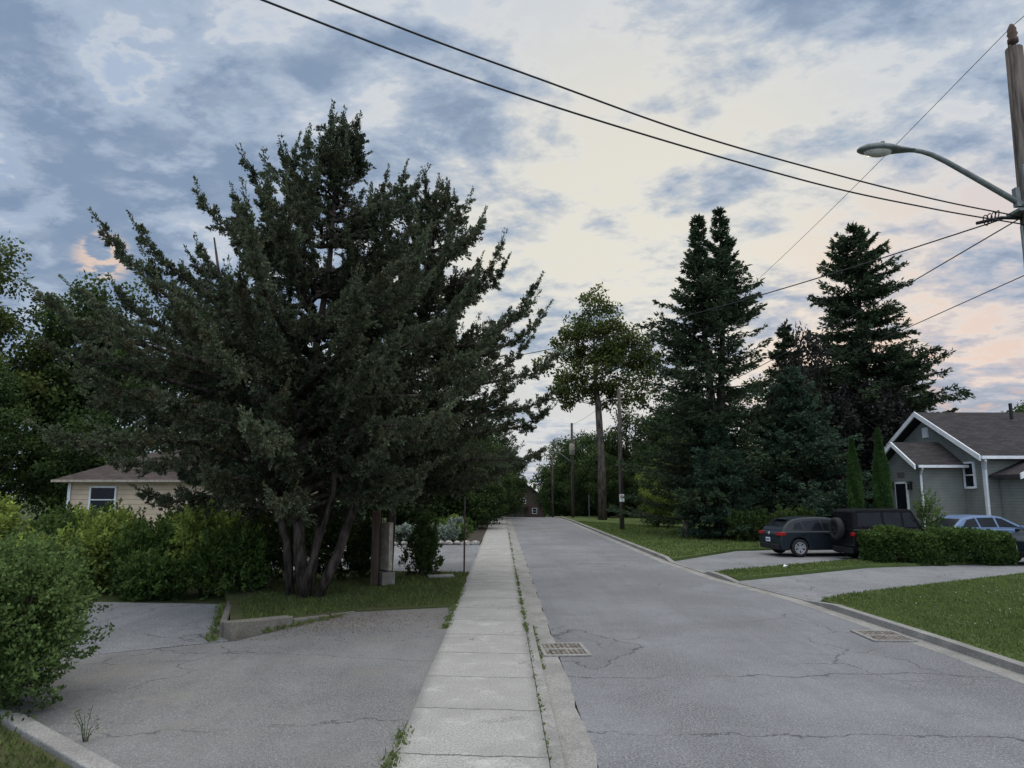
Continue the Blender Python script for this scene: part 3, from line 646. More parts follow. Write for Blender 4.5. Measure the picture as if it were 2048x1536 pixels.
poly('ground_bed',[(-6.4,8.6,.07),(-5.3,8.0,.07),(-2.9,6.05,.07),(-3.2,4,.07),(-9,4,.07),(-9,8.6,.07)],M['bed'],extra=ST)
blades([(-6.4,8.6),(-5.3,8.0),(-3.1,6.05),(-3.4,5),(-6,5),(-7,8)],500,.07,.02,.07,M['bladedry'])

# ------------------------------------------------------------ drains
def drain(x,y,rz,lab):
    r=root('storm_drain',(x,y,.0),lab,'drain','storm drains in the gutters',rz)
    MB().box((0,0,.008),(.66,.86,.006)).obj('pit',M['hole'],r,world=False)
    f=MB()
    for yy in (-.43,0,.43): f.box((0,yy,.016),(.72,.07,.02))
    for xx in (-.34,.34): f.box((xx,0,.0165),(.06,.9,.02))
    f.obj('frame',M['kerb'],r,world=False)
    g=MB()
    for s in (-1,1):
        for i in range(8): g.box((-.27+.077*i,s*.215,.015),(.045,.36,.014))
        for dy in (-.1,0,.1): g.box((0,s*.215+dy,.0155),(.61,.03,.014))
    g.obj('grate',M['iron'],r,world=False)
drain(1.0,11.8,R(4),'rusty double storm drain grate in cracked kerb'); drain(6.7,12.8,R(-3),'rusty storm drain grate beside concrete kerb'); 
MB().box((-1.75,21.0,.11),(.75,.45,.06),.2).obj('utility_cover',M['side'],extra={'label':'pale flat concrete cover slab in the grass','category':'cover'},bevel=.01)
b=MB(); b.add([(9.0,23.0,.16),(9.14,22.96,.20),(9.2,23.05,.15),(9.08,23.1,.22),(9.1,23.0,.12)],[(0,1,3),(1,2,3),(0,3,4),(0,1,4),(1,2,4)]).obj('paper_litter',M['litter'],extra={'label':'crumpled white paper litter on grass strip','category':'litter'})

# ------------------------------------------------------------ poles, lamp, wires
def upole(x,y,H,r0,label,lean=0,ins=True):
    z=gz(y); r=root('utility_pole',(x,y,z),label,'pole','wooden utility poles'); 
    MB().tube([(0,0,-.3),(lean*.5,0,H*.5),(lean,0,H)],[r0,r0*.85,r0*.7],14).obj('pole',M['pole'],r,True,world=False)
    if ins:
        b=MB(); b.tube([(lean,0,H),(lean,0,H+.1),(lean,0,H+.12),(lean,0,H+.2),(lean,0,H+.22),(lean,0,H+.3),(lean,0,H+.32),(lean,0,H+.4),(lean,0,H+.5)],[.035,.035,.09,.09,.06,.09,.075,.075,.03],12)
        b.tube([(lean-.09,-.02,H-.5),(lean-.09,-.02,H+.05),(lean,0,H+.12)],.03,6)
        b.obj('insulator',M['wood'],r,True,world=False)
    return r
p1=upole(9.42,12.0,10.75,.20,'tall weathered wooden utility pole with street light',.20)
b=MB(); b.box((-.02,-.02,7.5),(.34,.34,.05)); b.box((-.15,-.1,7.75),(.08,.1,.35)); b.box((.0,-.17,8.1),(.1,.05,.5)); b.tube([(-.14,-.12,7.2),(-.16,-.12,5)],.025,6)
b.obj('bracket',M['galv'],p1,world=False)
p2=upole(7.85,46.6,9.35,.16,'wooden utility pole with small sign on the lawn',0,False)
p3=upole(7.0,70,9.4,.16,'distant wooden utility pole carrying a transformer',0,False)
b=MB(); b.tube([(-.05,-.35,6.2),(-.05,-.35,6.25),(-.05,-.35,7.2),(-.05,-.35,7.3)],[.2,.27,.27,.2],14); b.box((0,-.15,6.7),(.1,.2,.5)); b.obj('transformer',M['beige'],p3,True,world=False)
upole(5.9,82,7.5,.13,'distant slim wooden utility pole',0,False)
sg=root('parking_sign',(7.85,46.42,3.05-.9),'small white parking sign fixed to the utility pole','sign')
MB().box((0,0,0),(.32,.012,.48)).obj('panel',M['white'],sg,world=False)
b=MB(); 
pts=[(.1*math.cos(a),-.012,.06+.1*math.sin(a)) for a in lin(0,2*math.pi,21)]; b.tube(pts,.012,5); b.tube([(-.07,-.012,.13),(.07,-.012,-.01)],.01,5)
b.obj('symbol_ring',M['red'],sg,world=False)
b=MB(); b.box((-.03,-.01,.06),(.02,.006,.11)); b.box((0,-.01,.105),(.05,.006,.02)); b.box((.025,-.01,.085),(.02,.006,.04)); b.box((0,-.01,.065),(.05,.006,.02)); b.obj('letter_symbol',M['ink'],sg,world=False)
MB().tube([(-.08,-.01,-.14),(.08,-.01,-.14)],.012,5).obj('arrow_symbol',M['ink'],sg,world=False)
def lamp(origin,d,ln,rise,s,label):
    r=root('street_lamp',origin,label,'street light','street lights on poles')
    dx=d[0];dy=d[1]; b=MB(); pts=[];
    ctrl=[(0,0),(.25,.30),(.5,.60),(.68,.81),(.80,.93),(.88,.98),(.94,1.0),(1.0,1.0)]
    for i,(t,h) in enumerate(ctrl): pts.append((dx*t*ln,dy*t*ln,rise*h))
    b.tube(pts,[.055*(1-.35*i/7) for i in range(8)],10); b.obj('arm',M['galv'],r,True,world=False)
    a=Vector(pts[-1]); h=MB(); dv=Vector((dx,dy,0)); 
    prof=[(-.08,.045),(0,.06),(.12,.085),(.3,.135),(.48,.15),(.62,.12),(.70,.07),(.73,.02)]
    vs=[];fs=[];n=14; side=Vector((-dy,dx,0))
    for u,w_ in prof:
        for k in range(n):
            an=6.283*k/n; z=math.sin(an); vs.append(a+dv*u*s+side*math.cos(an)*w_*s+Vector((0,0,(z*.62 if z>0 else z*.25)*w_*s)))
    for i in range(len(prof)-1):
        for k in range(n): fs.append((i*n+k,i*n+(k+1)%n,(i+1)*n+(k+1)%n,(i+1)*n+k))
    fs.append(tuple(range(n)));fs.append(tuple((len(prof)-1)*n+k for k in range(n)))
    h.add(vs,fs); h.cyl(a+dv*.36*s+Vector((0,0,.095*s)),(0,0,1),.03*s,.07*s,10); h.obj('lamp_head',M['galv'],r,True,world=False)
    g=MB(); vs=[];fs=[]
    for j,(sc,dz) in enumerate(((1,-.025),(.85,-.06),(.45,-.085))):
        for k in range(n):
            an=6.283*k/n; vs.append(a+dv*(.44+.2*sc*math.cos(an))*s+side*math.sin(an)*.11*sc*s+Vector((0,0,dz*s)))
    for j in range(2):
        for k in range(n): fs.append((j*n+k,j*n+(k+1)%n,(j+1)*n+(k+1)%n,(j+1)*n+k))
    fs.append(tuple(2*n+k for k in range(n))); g.add(vs,fs).obj('lamp_lens',M['lampglass'],r,True,world=False)
lamp((9.50,11.9,7.52),(-1,0),2.12,1.12,1.28,'grey cobra-head street light on a curved arm')
lamp((7.0,69.8,5.4),(-1,0),1.6,1.0,1.0,'distant street light on curved arm')
def wire(pts,r,label='thin black overhead wire strung between poles'):
    P=[Vector(p) for p in pts]; out=[]
    Q=[2*P[0]-P[1]]+P+[2*P[-1]-P[-2]]
    for i in range(1,len(Q)-2):
        for t in lin(0,1,13)[:-1]:
            a,b_,c,d=Q[i-1],Q[i],Q[i+1],Q[i+2]
            out.append(.5*((2*b_)+(c-a)*t+(2*a-5*b_+4*c-d)*t*t+(3*b_-a-3*c+d)*t**3))
    out.append(P[-1])
    MB().tube(out,r,6).obj('overhead_wire',M['wire'],smooth=True,extra={'label':label,'category':'wire','group':'overhead wires'})
def pl(t): return (9.45-11.95*t,12-5.5*t)
wire([(*pl(0),7.28),(*pl(.2),7.11),(*pl(.425),7.02),(*pl(.76),7.15),(*pl(1),7.46),(*pl(1.35),8.1)],.012,'thick black service cable crossing above the street')
wire([(*pl(0),7.42),(*pl(.17),7.30),(*pl(.345),7.25),(*pl(.566),7.27),(*pl(.74),7.43),(*pl(.948),7.68),(*pl(1.35),8.4)],.012,'thick black service cable crossing above the street')
def sagw(a,b_,s,r,label='thin black overhead wire strung between poles'):
    pts=[]
    for t in lin(0,1,7): pts.append((a[0]+(b_[0]-a[0])*t,a[1]+(b_[1]-a[1])*t,a[2]+(b_[2]-a[2])*t-4*s*t*(1-t)))
    wire(pts,r,label)
sagw((9.62,12,11.2),(7.85,46.6,9.4),.75,.007)
sagw((9.62,12,11.2),(9.9,-6,11.0),.1,.007)
sagw((9.45,11.9,7.5),(-3,30.5,7.9),.45,.013,'twisted service cable running from the utility pole')
sagw((9.45,11.9,7.45),(7.85,46.5,7.0),.55,.012)
sagw((9.48,11.9,6.4),(7.85,46.5,5.9),.30,.009)
sagw((7.85,46.6,9.3),(7.0,70,9.2),.3,.012); sagw((7.85,46.6,7.0),(7.0,70,6.6),.4,.02)
sagw((7.85,46.6,6.9),(14.0,52,6.0),.2,.012)
b=MB()
for k_ in range(4):
    b.tube([(8.85+.07*k_+.05*math.sin(a+k_),12.15,7.42+.03*k_+.10*math.cos(a+k_*.7)) for a in lin(0,6.0,12)],.011,5)
b.tube([(8.7,12.2,7.38),(9.1,12.1,7.45),(9.4,12.0,7.4)],.03,6)
b.obj('cable_splice',M['wire'],smooth=True,extra={'label':'bundle of looped black cable splices near the pole','category':'cable'})
r_=root('sign_post',(-1.12,21.9,.05),'thin steel sign post on the grass verge','sign post')
MB().box((0,0,1.15),(.05,.035,2.35)).obj('post',M['wood'],r_,world=False)
MB().box((.0,0,2.1),(.012,.3,.42),.05).obj('sign_panel',M['galv'],r_,world=False)
r_=root('notice_board',(-3.15,19.3,.08),'brown wooden post with beige panel on concrete base','sign')
MB().box((-.2,0,.95),(.2,.22,2.0)).box((.14,.25,.8),(.1,.1,1.6)).obj('post',M['wood'],r_,world=False)
MB().box((.06,.08,1.0),(.12,.5,1.25),.7).obj('panel',M['beige'],r_,world=False,bevel=.01)
MB().box((.08,.05,.17),(.36,.45,.34),.5).obj('base',M['wall'],r_,world=False,bevel=.02)
r_=root('wooden_stump',(9.55,37.2,.1),'short rough wooden post beside the spruce','post')
MB().tube([(0,0,-.1),(.02,0,.5),(0,.02,.95)],[.13,.12,.115],10).obj('post',M['barkpale'],r_,True,world=False)
for (x,y) in ((-1.75,55),(-1.4,57)):
    MB().tube([(x-.25,y,.05),(x+.2,y,2.4)],.04,7).obj('guy_wire_guard',M['yellow'],extra={'label':'yellow plastic guy wire guard in the garden','category':'guard','group':'guy wire guards'})
for (x,y) in ((8.1,66),(8.6,70)):
    MB().tube([(x,y,gz(y)-.1),(x,y,gz(y)+2.3)],.035,6).box((x,y-.05,gz(y)+2.1),(.03,.3,.35)).obj('road_sign',M['galv'],extra={'label':'distant small roadside sign on a thin post','category':'sign','group':'roadside signs'})

# ------------------------------------------------------------ houses
def window(parent,c,w,h,face,sill=True):
    fr=MB();gl=MB(); t=.07
    def bx(mb,u,v,du,dv,depth,off):
        if face=='x-': mb.box((c[0]-off,c[1]+u,c[2]+v),(depth,du,dv))
        else: mb.box((c[0]+u,c[1]-off,c[2]+v),(du,depth,dv))
    bx(fr,-w/2,0,t,h+t,.07,.035);bx(fr,w/2,0,t,h+t,.07,.035);bx(fr,0,h/2,w-t,t,.066,.034);bx(fr,0,-h/2,w-t,t*1.3,.075,.038);bx(fr,0,0,w-t,.045,.05,.028)
    bx(gl,0,0,w-t*.9,h-t*.9,.02,.012)
    go=gl.obj('window',M['glass'],parent); fr.obj('frame',M['white'],go); return go
H=root('grey_house',(19,31.25,0),'grey clapboard bungalow with brown roof and white trim','house')
X0,X1,Y0,Y1,ZE,ZP=19,34,27.6,34.9,4.0,5.9; YM=(Y0+Y1)/2
b=MB(); b.ext([(Y0,-.1),(Y0,ZE),(YM,ZP-.15),(Y1,ZE),(Y1,-.1)],X0,X1,plane='yz'); b.obj('wall',M['sideg'],H)
def roofgable_x(b,x0,x1,y0,y1,ze,zp,ov=.4,th=.14):
    ym=(y0+y1)/2; sl=(zp-ze)/(ym-y0); 
    b.ext([(y0-ov,ze-ov*sl+.02),(ym,zp+.02),(y1+ov,ze-ov*sl+.02),(y1+ov,ze-ov*sl+th),(ym,zp+th+.03),(y0-ov,ze-ov*sl+th)],x0-ov,x1+ov,plane='yz')
b=MB(); roofgable_x(b,X0,X1,Y0,Y1,ZE,ZP); rf=b.obj('roof',M['shing'],H)
MB().cyl((22.2,30.2,6.0),(0,0,1),.07,.7,10).obj('vent_pipe',M['plastic'],rf)
MB().box((24.5,30.5,5.85),(.4,.4,.25)).obj('roof_vent',M['plastic'],rf)
sl=(ZP-ZE)/(YM-Y0)
b=MB()
for s in (-1,1):
    ye=YM+s*(YM-Y0+.42); zz=ZE-.42*sl
    b.ext([(YM,ZP+.19),(YM,ZP-.03),(ye,zz-.06),(ye,zz+.16)],X0-.46,X0-.402,plane='yz')
b.box(((X0+X1)/2,Y0-.46,ZE-.42*sl+.07),(X1-X0+.8,.11,.12))
b.obj('trim',M['white'],H)
b=MB(); b.tube([(X0-.25,Y0-.46,ZE-.25),(X0-.05,Y0-.12,ZE-.6),(X0-.05,Y0-.07,.3)],.05,8); b.box((X0-.012,Y0+.06,1.9),(.03,.14,3.9)); b.obj('downspout',M['white'],H)
window(H,(X0,28.5,3.2),.62,1.0,'x-')
window(H,(X0+2.2,Y0,2.6),1.1,1.2,'y-')
MB().box((X0-.02,YM,5.15),(.05,.4,.45)).obj('gable_vent',M['white'],H)
p0,p1_,q0,q1=17.2,19,28.95,31.5; pm=(q0+q1)/2; pe,pp=3.72,4.5
b=MB(); b.ext([(q0,-.1),(q0,pe),(pm,pp-.1),(q1,pe),(q1,-.1)],p0,p1_-.003,plane='yz'); po=b.obj('porch',M['sideg'],H)
b=MB(); roofgable_x(b,p0,p1_-.45,q0,q1,pe,pp,.35,.12); b.obj('porch_roof',M['shing'],po)
b=MB(); s2=(pp-pe)/(pm-q0)
for s in (-1,1):
    ye=pm+s*(pm-q0+.37); zz=pe-.37*s2; b.ext([(pm,pp+.16),(pm,pp-.03),(ye,zz-.05),(ye,zz+.13)],p0-.41,p0-.352,plane='yz')
b.box(((p0+p1_)/2,q0-.41,pe-.37*s2+.06),(p1_-p0+.5,.1,.11)); b.tube([(p0-.1,q0-.4,pe-.25),(p0-.0,q0-.08,pe-.5),(p0,q0-.06,.3)],.045,8); b.obj('porch_trim',M['white'],po)
d=MB().box((p0-.03,30.3,1.9),(.05,.92,2.1)).obj('door',M['white'],H)
MB().box((p0-.07,30.3,2.0),(.03,.72,1.75)).obj('window',M['glass'],d)
for yy in (29.6,31.0): MB().box((p0-.08,yy,2.75),(.14,.14,.26)).box((p0-.08,yy,2.93),(.2,.2,.05)).obj('lantern',M['plastic'],H)
MB().box((p0-.02,30.3,3.25),(.02,.5,.2)).obj('house_number_plate',M['brownpaint'],H)
g0,g1,h0,h1=19.5,25.5,26.2,27.55; gm=(g0+g1)/2
b=MB(); b.ext([(g0,-.1),(g0,3.2),(gm,4.35),(g1,3.2),(g1,-.1)],h0,h1,plane='xz'); an=b.obj('annex',M['sideg'],H)
s3=1.2/(gm-g0); b=MB(); b.ext([(g0-.4,3.2-.4*s3+.03),(gm,4.43),(g1+.4,3.2-.4*s3+.03),(g1+.4,3.33-.4*s3),(gm,4.57),(g0-.4,3.33-.4*s3)],h0-.35,h1,plane='xz'); b.obj('annex_roof',M['shing'],an)
b=MB()
for s in (-1,1): b.ext([(gm,4.6),(gm,4.38),(gm+s*(gm-g0+.42),3.2-.42*s3-.04),(gm+s*(gm-g0+.42),3.2-.42*s3+.17)],h0-.41,h0-.352,plane='xz')
b.obj('annex_trim',M['white'],an)
H.location=(22.0,36.2,-.40); H.scale=(1.158,)*3
H2=root('cream_house',(-13.5,33.5,0),'small cream clapboard house with brown hip roof','house')
MB().box((-13.5,33.5,1.45),(9,7,3.1)).obj('wall',M['sidec'],H2)
e=.45; x0,x1,y0,y1=-18-e,-9+e,30-e,37+e; ze=2.93; zr=4.75
b=MB(); b.add([(x0,y0,ze),(x1,y0,ze),(x1,y1,ze),(x0,y1,ze),(x0,y0,ze+.1),(x1,y0,ze+.1),(x1,y1,ze+.1),(x0,y1,ze+.1),(-15.0,33.5,zr),(-12,33.5,zr)],
   [(0,3,2,1),(0,1,5,4),(1,2,6,5),(2,3,7,6),(3,0,4,7),(4,5,9,8),(5,6,9),(6,7,8,9),(7,4,8)]); rf=b.obj('roof',M['shingr'],H2)
MB().box((-13,33.2,4.9),(.5,.5,.6)).obj('chimney',M['brick'],rf)
b=MB(); b.box((-13.5,29.5,2.97),(9.96,.09,.10)); b.box((-18.51,33.5,2.97),(.09,7.9,.10)); b.obj('gutter',M['beige'],H2)
b=MB(); b.box((-18.0,29.97,1.45),(.12,.07,2.9)); b.box((-9.05,29.97,1.45),(.12,.07,2.9)); b.obj('corner_trim',M['white'],H2)
window(H2,(-16.6,30,2.2),1.05,1.05,'y-')
def smallhouse(x,y,w,d,hw,hp,mat,label):
    z=gz(y); H3=root('brick_house',(x,y,z),label,'house')
    MB().ext([(x-w/2,z-.3),(x-w/2,z+hw),(x,z+hp-.1),(x+w/2,z+hw),(x+w/2,z-.3)],y,y+d,plane='xz').obj('wall',mat,H3)
    s=(hp-hw)/(w/2); MB().ext([(x-w/2-.5,z+hw-.5*s+.03),(x,z+hp+.03),(x+w/2+.5,z+hw-.5*s+.03),(x+w/2+.5,z+hw-.5*s+.25),(x,z+hp+.25),(x-w/2-.5,z+hw-.5*s+.25)],y-.5,y+d+.4,plane='xz').obj('roof',M['shing'],H3)
    window(H3,(x-.2,y,z+hw*.86),.8,.8,'y-'); window(H3,(x+1.6,y,z+hw*.42),.7,.8,'y-')
    MB().ext([(x-3.0,z+2.2),(x-1.2,z+3.1),(x+.6,z+2.2),(x+.6,z+2.05),(x-3.0,z+2.05)],y-1.6,y-.003,plane='xz').obj('porch_roof',M['shingr'],H3)
    MB().box((x-1.2,y-.03,z+1.0),(2.4,.05,2.0)).obj('door',M['brownpaint'],H3)
smallhouse(3.6,112,6.0,9,3.5,5.6,M['brick'],'distant brown brick house at the end of the street')

# ------------------------------------------------------------ vehicles
def wheel(parent,x,y,z,r,wd,side,ax='y',cover=False):
    def V(u,rad,an):
        if ax=='y': return (x+rad*math.cos(an),y+u*side,z+rad*math.sin(an))
        return (x+u*side,y+rad*math.cos(an),z+rad*math.sin(an))
    n=28
    def rev(prof):
        b=MB();vs=[];fs=[]
        for u,rad in prof:
            for k in range(n): vs.append(V(u,rad,6.2832*k/n))
        for i in range(len(prof)-1):
            for k in range(n): fs.append((i*n+k,i*n+(k+1)%n,(i+1)*n+(k+1)%n,(i+1)*n+k))
        return b.add(vs,fs)
    h=rev([(wd*.2,.001),(wd*.2,r*.45),(-wd*.3,r*.45),(-wd*.3,.001)]).obj('wheel',M['plastic'],parent,world=False)
    rev([(-wd*.45,r*.62),(-wd*.5,r*.9),(-wd*.35,r),(wd*.35,r),(wd*.5,r*.92),(wd*.5,r*.72),(wd*.42,r*.66),(0,r*.63)]).obj('tyre',M['tyre'],h,True,world=False)
    b=rev([(wd*.1,r*.66),(wd*.46,r*.68),(wd*.46,r*.6),(wd*.3,r*.58)])
    for k in range(5):
        for off in (-.16,.16):
            a=6.2832*k/5+.3+off; a2=6.2832*k/5+.3+off*1.5; q=.028
            vs=[]
            for rad,aa,u in ((r*.08,a,wd*.36),(r*.62,a2,wd*.44)):
                for da in (-q/rad if rad>r*.3 else -.5,q/rad if rad>r*.3 else .5):
                    vs.append(V(u,rad,aa+da)); vs.append(V(u-.03,rad,aa+da))
            b.add(vs,[(0,2,6,4),(1,5,7,3),(0,4,5,1),(2,3,7,6),(4,6,7,5),(0,1,3,2)])
    b2=rev([(wd*.40,.001),(wd*.40,r*.14),(wd*.28,r*.15)]); b.add(b2.v,b2.f)
    b.obj('rim',M['plastic'] if cover else M['rim'],h,False,world=False); return h
def vehicle(loc,rz,label,cat,lower,cab,wins,rearwin,frontwin,hw,beltw,roofw,belt,roof,wheels,wr,paintm,cabm,name='parked_car',arches=.06,tail=None,head=None,group='cars parked in the driveways',plate=True):
    r=root(name,loc,label,cat,group,rz)
    pl_=list(lower); zb=.24
    for cx in sorted(wheels,reverse=True):
        R_=wr+arches
        a0=math.asin((zb-wr)/R_) if abs(zb-wr)<R_ else 0
        pl_+=[(cx+R_*math.cos(a),wr+R_*math.sin(a)) for a in lin(a0,math.pi-a0,11)]
    b=MB(); b.ext(pl_,-hw,hw)
    def wy(z): return beltw+(roofw-beltw)*(z-belt)/(roof-belt)
    n=len(cab); vs=[(p[0],-wy(p[1]),p[1]) for p in cab]+[(p[0],wy(p[1]),p[1]) for p in cab]
    fs=[tuple(range(n)),tuple(range(2*n-1,n-1,-1))]+[(i,i+n,(i+1)%n+n,(i+1)%n) for i in range(n)]
    if cabm is paintm: b.add(vs,fs)
    b.obj('body',paintm,r,world=False,bevel=.06)
    if cabm is not paintm: MB().add(vs,fs).obj('soft_top',cabm,r,world=False,bevel=.05)
    for wpoly in wins:
        for s in (-1,1):
            g=MB(); m=len(wpoly); vs=[(p[0],s*(wy(p[1])+.006),p[1]) for p in wpoly]; vs+=[(p[0],s*(wy(p[1])-.02),p[1]) for p in wpoly]
            g.add(vs,[tuple(range(m)),tuple(range(2*m-1,m-1,-1))]+[(i,i+m,(i+1)%m+m,(i+1)%m) for i in range(m)]); g.obj('window',M['glass'],r,world=False)
    for (a,c_),nm in ((rearwin,'rear_window'),(frontwin,'windscreen')):
        dx,dz=c_[0]-a[0],c_[1]-a[1]; L_=math.hypot(dx,dz); nx,nz=(dz/L_,-dx/L_); 
        if nm=='rear_window': nx,nz=-abs(nx),abs(nz)
        else: nx,nz=abs(nx),abs(nz)
        P=[]; 
        for t in (.12,.9):
            x=a[0]+dx*t;z=a[1]+dz*t; w_=wy(z)-.1
            P+= [(x+nx*.008,-w_,z+nz*.008),(x+nx*.008,w_,z+nz*.008)]
        P2=[(p[0]-nx*.03,p[1],p[2]-nz*.03) for p in P]
        MB().add(P+P2,[(0,1,3,2),(4,6,7,5),(0,4,5,1),(2,3,7,6),(0,2,6,4),(1,5,7,3)]).obj(nm,M['glass'],r,world=False)
    for cx in wheels:
        for s in (-1,1): wheel(r,cx,s*(hw-.10),wr,wr,.22,s)
    if tail:
        tw=.36 if plate else .16
        for s in (-1,1):
            b=MB().box((tail[0],s*(hw-tw/2+.01),tail[1]),(.12,tw,.13))
            if plate: b.box((tail[0]+.1,s*(hw+.0),tail[1]+.005),(.16,.03,.11))
            b.obj('tail_light',M['red'],r,world=False,bevel=.02)
    if head:
        for s in (-1,1):
            MB().box((head[0],s*(hw-.2),head[1]),(.14,.4,.14)).box((head[0]-.12,s*(hw-.0),head[1]+.01),(.24,.03,.11)).obj('headlight',M['clear'],r,world=False,bevel=.03)
    xr=min(p[0] for p in lower); xf=max(p[0] for p in lower)
    b=MB(); b.box((xr+.02,0,.36),(.1,hw*1.7,.2)); b.box((xf-.02,0,.36),(.1,hw*1.7,.2)); b.obj('bumper',M['plastic'],r,world=False,bevel=.03)
    if plate:
        for xx,s in ((xr-.045,-1),(xf+.045,1)):
            p=MB().box((xx,0,.55 if s>0 else .62),(.02,.32,.16)).obj('number_plate',M['plate'],r,world=False)
            q=MB()
            for i in range(6): q.box((xx+s*.012,-.115+i*.046,.55 if s>0 else .62),(.004,.026,.07))
            q.obj('plate_lettering',M['bluink'],p,world=False)
    b=MB()
    for xx in (-.35,.72):
        for s in (-1,1): b.box((xx,s*(hw+.001),.62),(.012,.006,.62))
    b.obj('door_seam',M['plastic'],r,world=False)
    for xx in (-.2,-1.15):
        for s in (-1,1): MB().box((xx,s*(hw+.015),.86),(.18,.03,.03)).obj('door_handle',paintm,r,world=False)
    for s in (-1,1): MB().box((.85,s*(hw+.09),belt+.08),(.14,.2,.14)).obj('side_mirror',paintm,r,world=False,bevel=.03)
    return r
hat=dict(lower=[(-2.0,.24),(-2.08,.4),(-2.10,.62),(-2.05,.84),(-1.97,.97),(.95,.95),(1.75,.82),(2.08,.66),(2.14,.42),(2.05,.24)],
  cab=[(-1.98,.93),(-1.88,1.10),(-1.62,1.33),(-1.40,1.42),(-1.0,1.475),(-.45,1.50),(0,1.48),(.38,1.40),(1.15,.92)],
  wins=[[(-1.52,1.03),(-1.40,1.24),(-1.16,1.30),(-1.08,1.02)],[(-1.01,1.02),(-1.09,1.325),(-.36,1.39),(-.3,1.02)],[(-.24,1.02),(-.28,1.39),(.12,1.37),(.35,1.28),(.78,1.0)]],
  rearwin=((-1.90,1.07),(-1.62,1.33)),frontwin=((1.08,.97),(.42,1.37)),hw=.89,beltw=.86,roofw=.64,belt=.94,roof=1.50,wheels=(1.33,-1.29),wr=.33)
car=vehicle((12.7,28.6,.055),R(6),'dark blue-grey hatchback with silver wheels parked in driveway','car',paintm=M['cardark'],cabm=M['cardark'],tail=(-2.03,.86),head=(2.06,.68),**hat)
b=MB(); b.cyl((-2.10,0,.86),(1,0,0),.06,.02,18); b.obj('rear_emblem',M['rim'],car,world=False)
MB().box((-1.55,0,1.405),(.26,1.0,.03)).obj('roof_spoiler',M['cardark'],car,world=False,bevel=.01)
j=vehicle((14.6,26.65,.05),R(3),'black boxy off-road vehicle with soft top and rear spare wheel','off-road vehicle',
  lower=[(-1.92,.5),(-1.95,.6),(-1.93,1.13),(.75,1.15),(1.85,1.08),(1.93,1.0),(1.95,.55),(1.9,.5)],cab=[(-1.92,1.1),(-1.86,1.76),(-1.7,1.84),(.35,1.84),(.72,1.12)],
  wins=[[(-1.75,1.2),(-1.72,1.7),(-.85,1.72),(-.82,1.2)],[(-.72,1.2),(-.74,1.72),(-.1,1.72),(-.08,1.2)],[(0,1.2),(0,1.72),(.28,1.72),(.55,1.2)]],
  rearwin=((-1.92,1.15),(-1.87,1.78)),frontwin=((.74,1.16),(.38,1.8)),hw=.80,beltw=.78,roofw=.70,belt=1.1,roof=1.84,wheels=(1.28,-1.17),wr=.40,paintm=M['black'],cabm=M['canvas'],name='parked_off_roader',arches=.08,tail=(-1.93,.95),head=(1.93,.9),plate=False)
wheel(j,-2.1,.05,1.12,.40,.24,-1,ax='x',cover=True)
b=MB()
for cx in (1.28,-1.17):
    for s in (-1,1): b.tube([(cx+.52*math.cos(a),s*.9,.38+.52*math.sin(a)) for a in lin(.15,math.pi-.15,10)],.05,6)
b.obj('fender_flare',M['plastic'],j,world=False)
sed=dict(lower=[(-2.2,.24),(-2.28,.4),(-2.3,.66),(-2.2,.92),(-1.7,.97),(.95,.95),(1.8,.84),(2.2,.68),(2.28,.42),(2.2,.24)],
  cab=[(-1.95,.93),(-1.35,1.36),(-.9,1.45),(-.1,1.46),(.3,1.40),(1.25,.92)],
  wins=[[(-1.5,1.02),(-1.2,1.3),(-.85,1.36),(-.8,1.02)],[(-.72,1.02),(-.78,1.37),(-.1,1.38),(-.05,1.02)],[(.03,1.02),(0,1.38),(.25,1.34),(.85,1.0)]],
  rearwin=((-1.9,.97),(-1.35,1.36)),frontwin=((1.18,.97),(.36,1.38)),hw=.9,beltw=.87,roofw=.64,belt=.93,roof=1.46,wheels=(1.4,-1.35),wr=.33)
vehicle((19.3,28.5,.145),R(4),'light blue sedan parked behind the hedge','car',paintm=M['blue'],cabm=M['blue'],tail=(-2.24,.84),head=(2.2,.7),**sed)
suv=dict(lower=[(-2.2,.3),(-2.28,.5),(-2.26,.9),(-2.2,1.05),(.95,1.05),(1.85,.96),(2.2,.82),(2.26,.5),(2.18,.3)],
  cab=[(-2.18,1.0),(-1.95,1.5),(-1.7,1.64),(-.2,1.68),(.3,1.6),(1.15,1.0)],
  wins=[[(-1.8,1.12),(-1.65,1.5),(-1.1,1.54),(-1.05,1.12)],[(-.98,1.12),(-1.0,1.55),(-.3,1.57),(-.26,1.12)],[(-.18,1.12),(-.2,1.57),(.2,1.52),(.82,1.1)]],
  rearwin=((-2.12,1.1),(-1.9,1.54)),frontwin=((1.08,1.06),(.35,1.57)),hw=.93,beltw=.9,roofw=.66,belt=1.0,roof=1.68,wheels=(1.4,-1.4),wr=.36)
vehicle((19.75,24.9,.06),R(192),'dark grey sport utility vehicle facing the street','car',paintm=M['cardark'],cabm=M['cardark'],tail=(-2.2,.95),head=(2.16,.85),name='parked_suv',**suv)
vehicle((-2.6,74,gz(74)+.1),R(85),'distant white car parked beside the sidewalk','car',paintm=M['silver'],cabm=M['silver'],tail=(-2.24,.84),head=(2.2,.7),**sed)

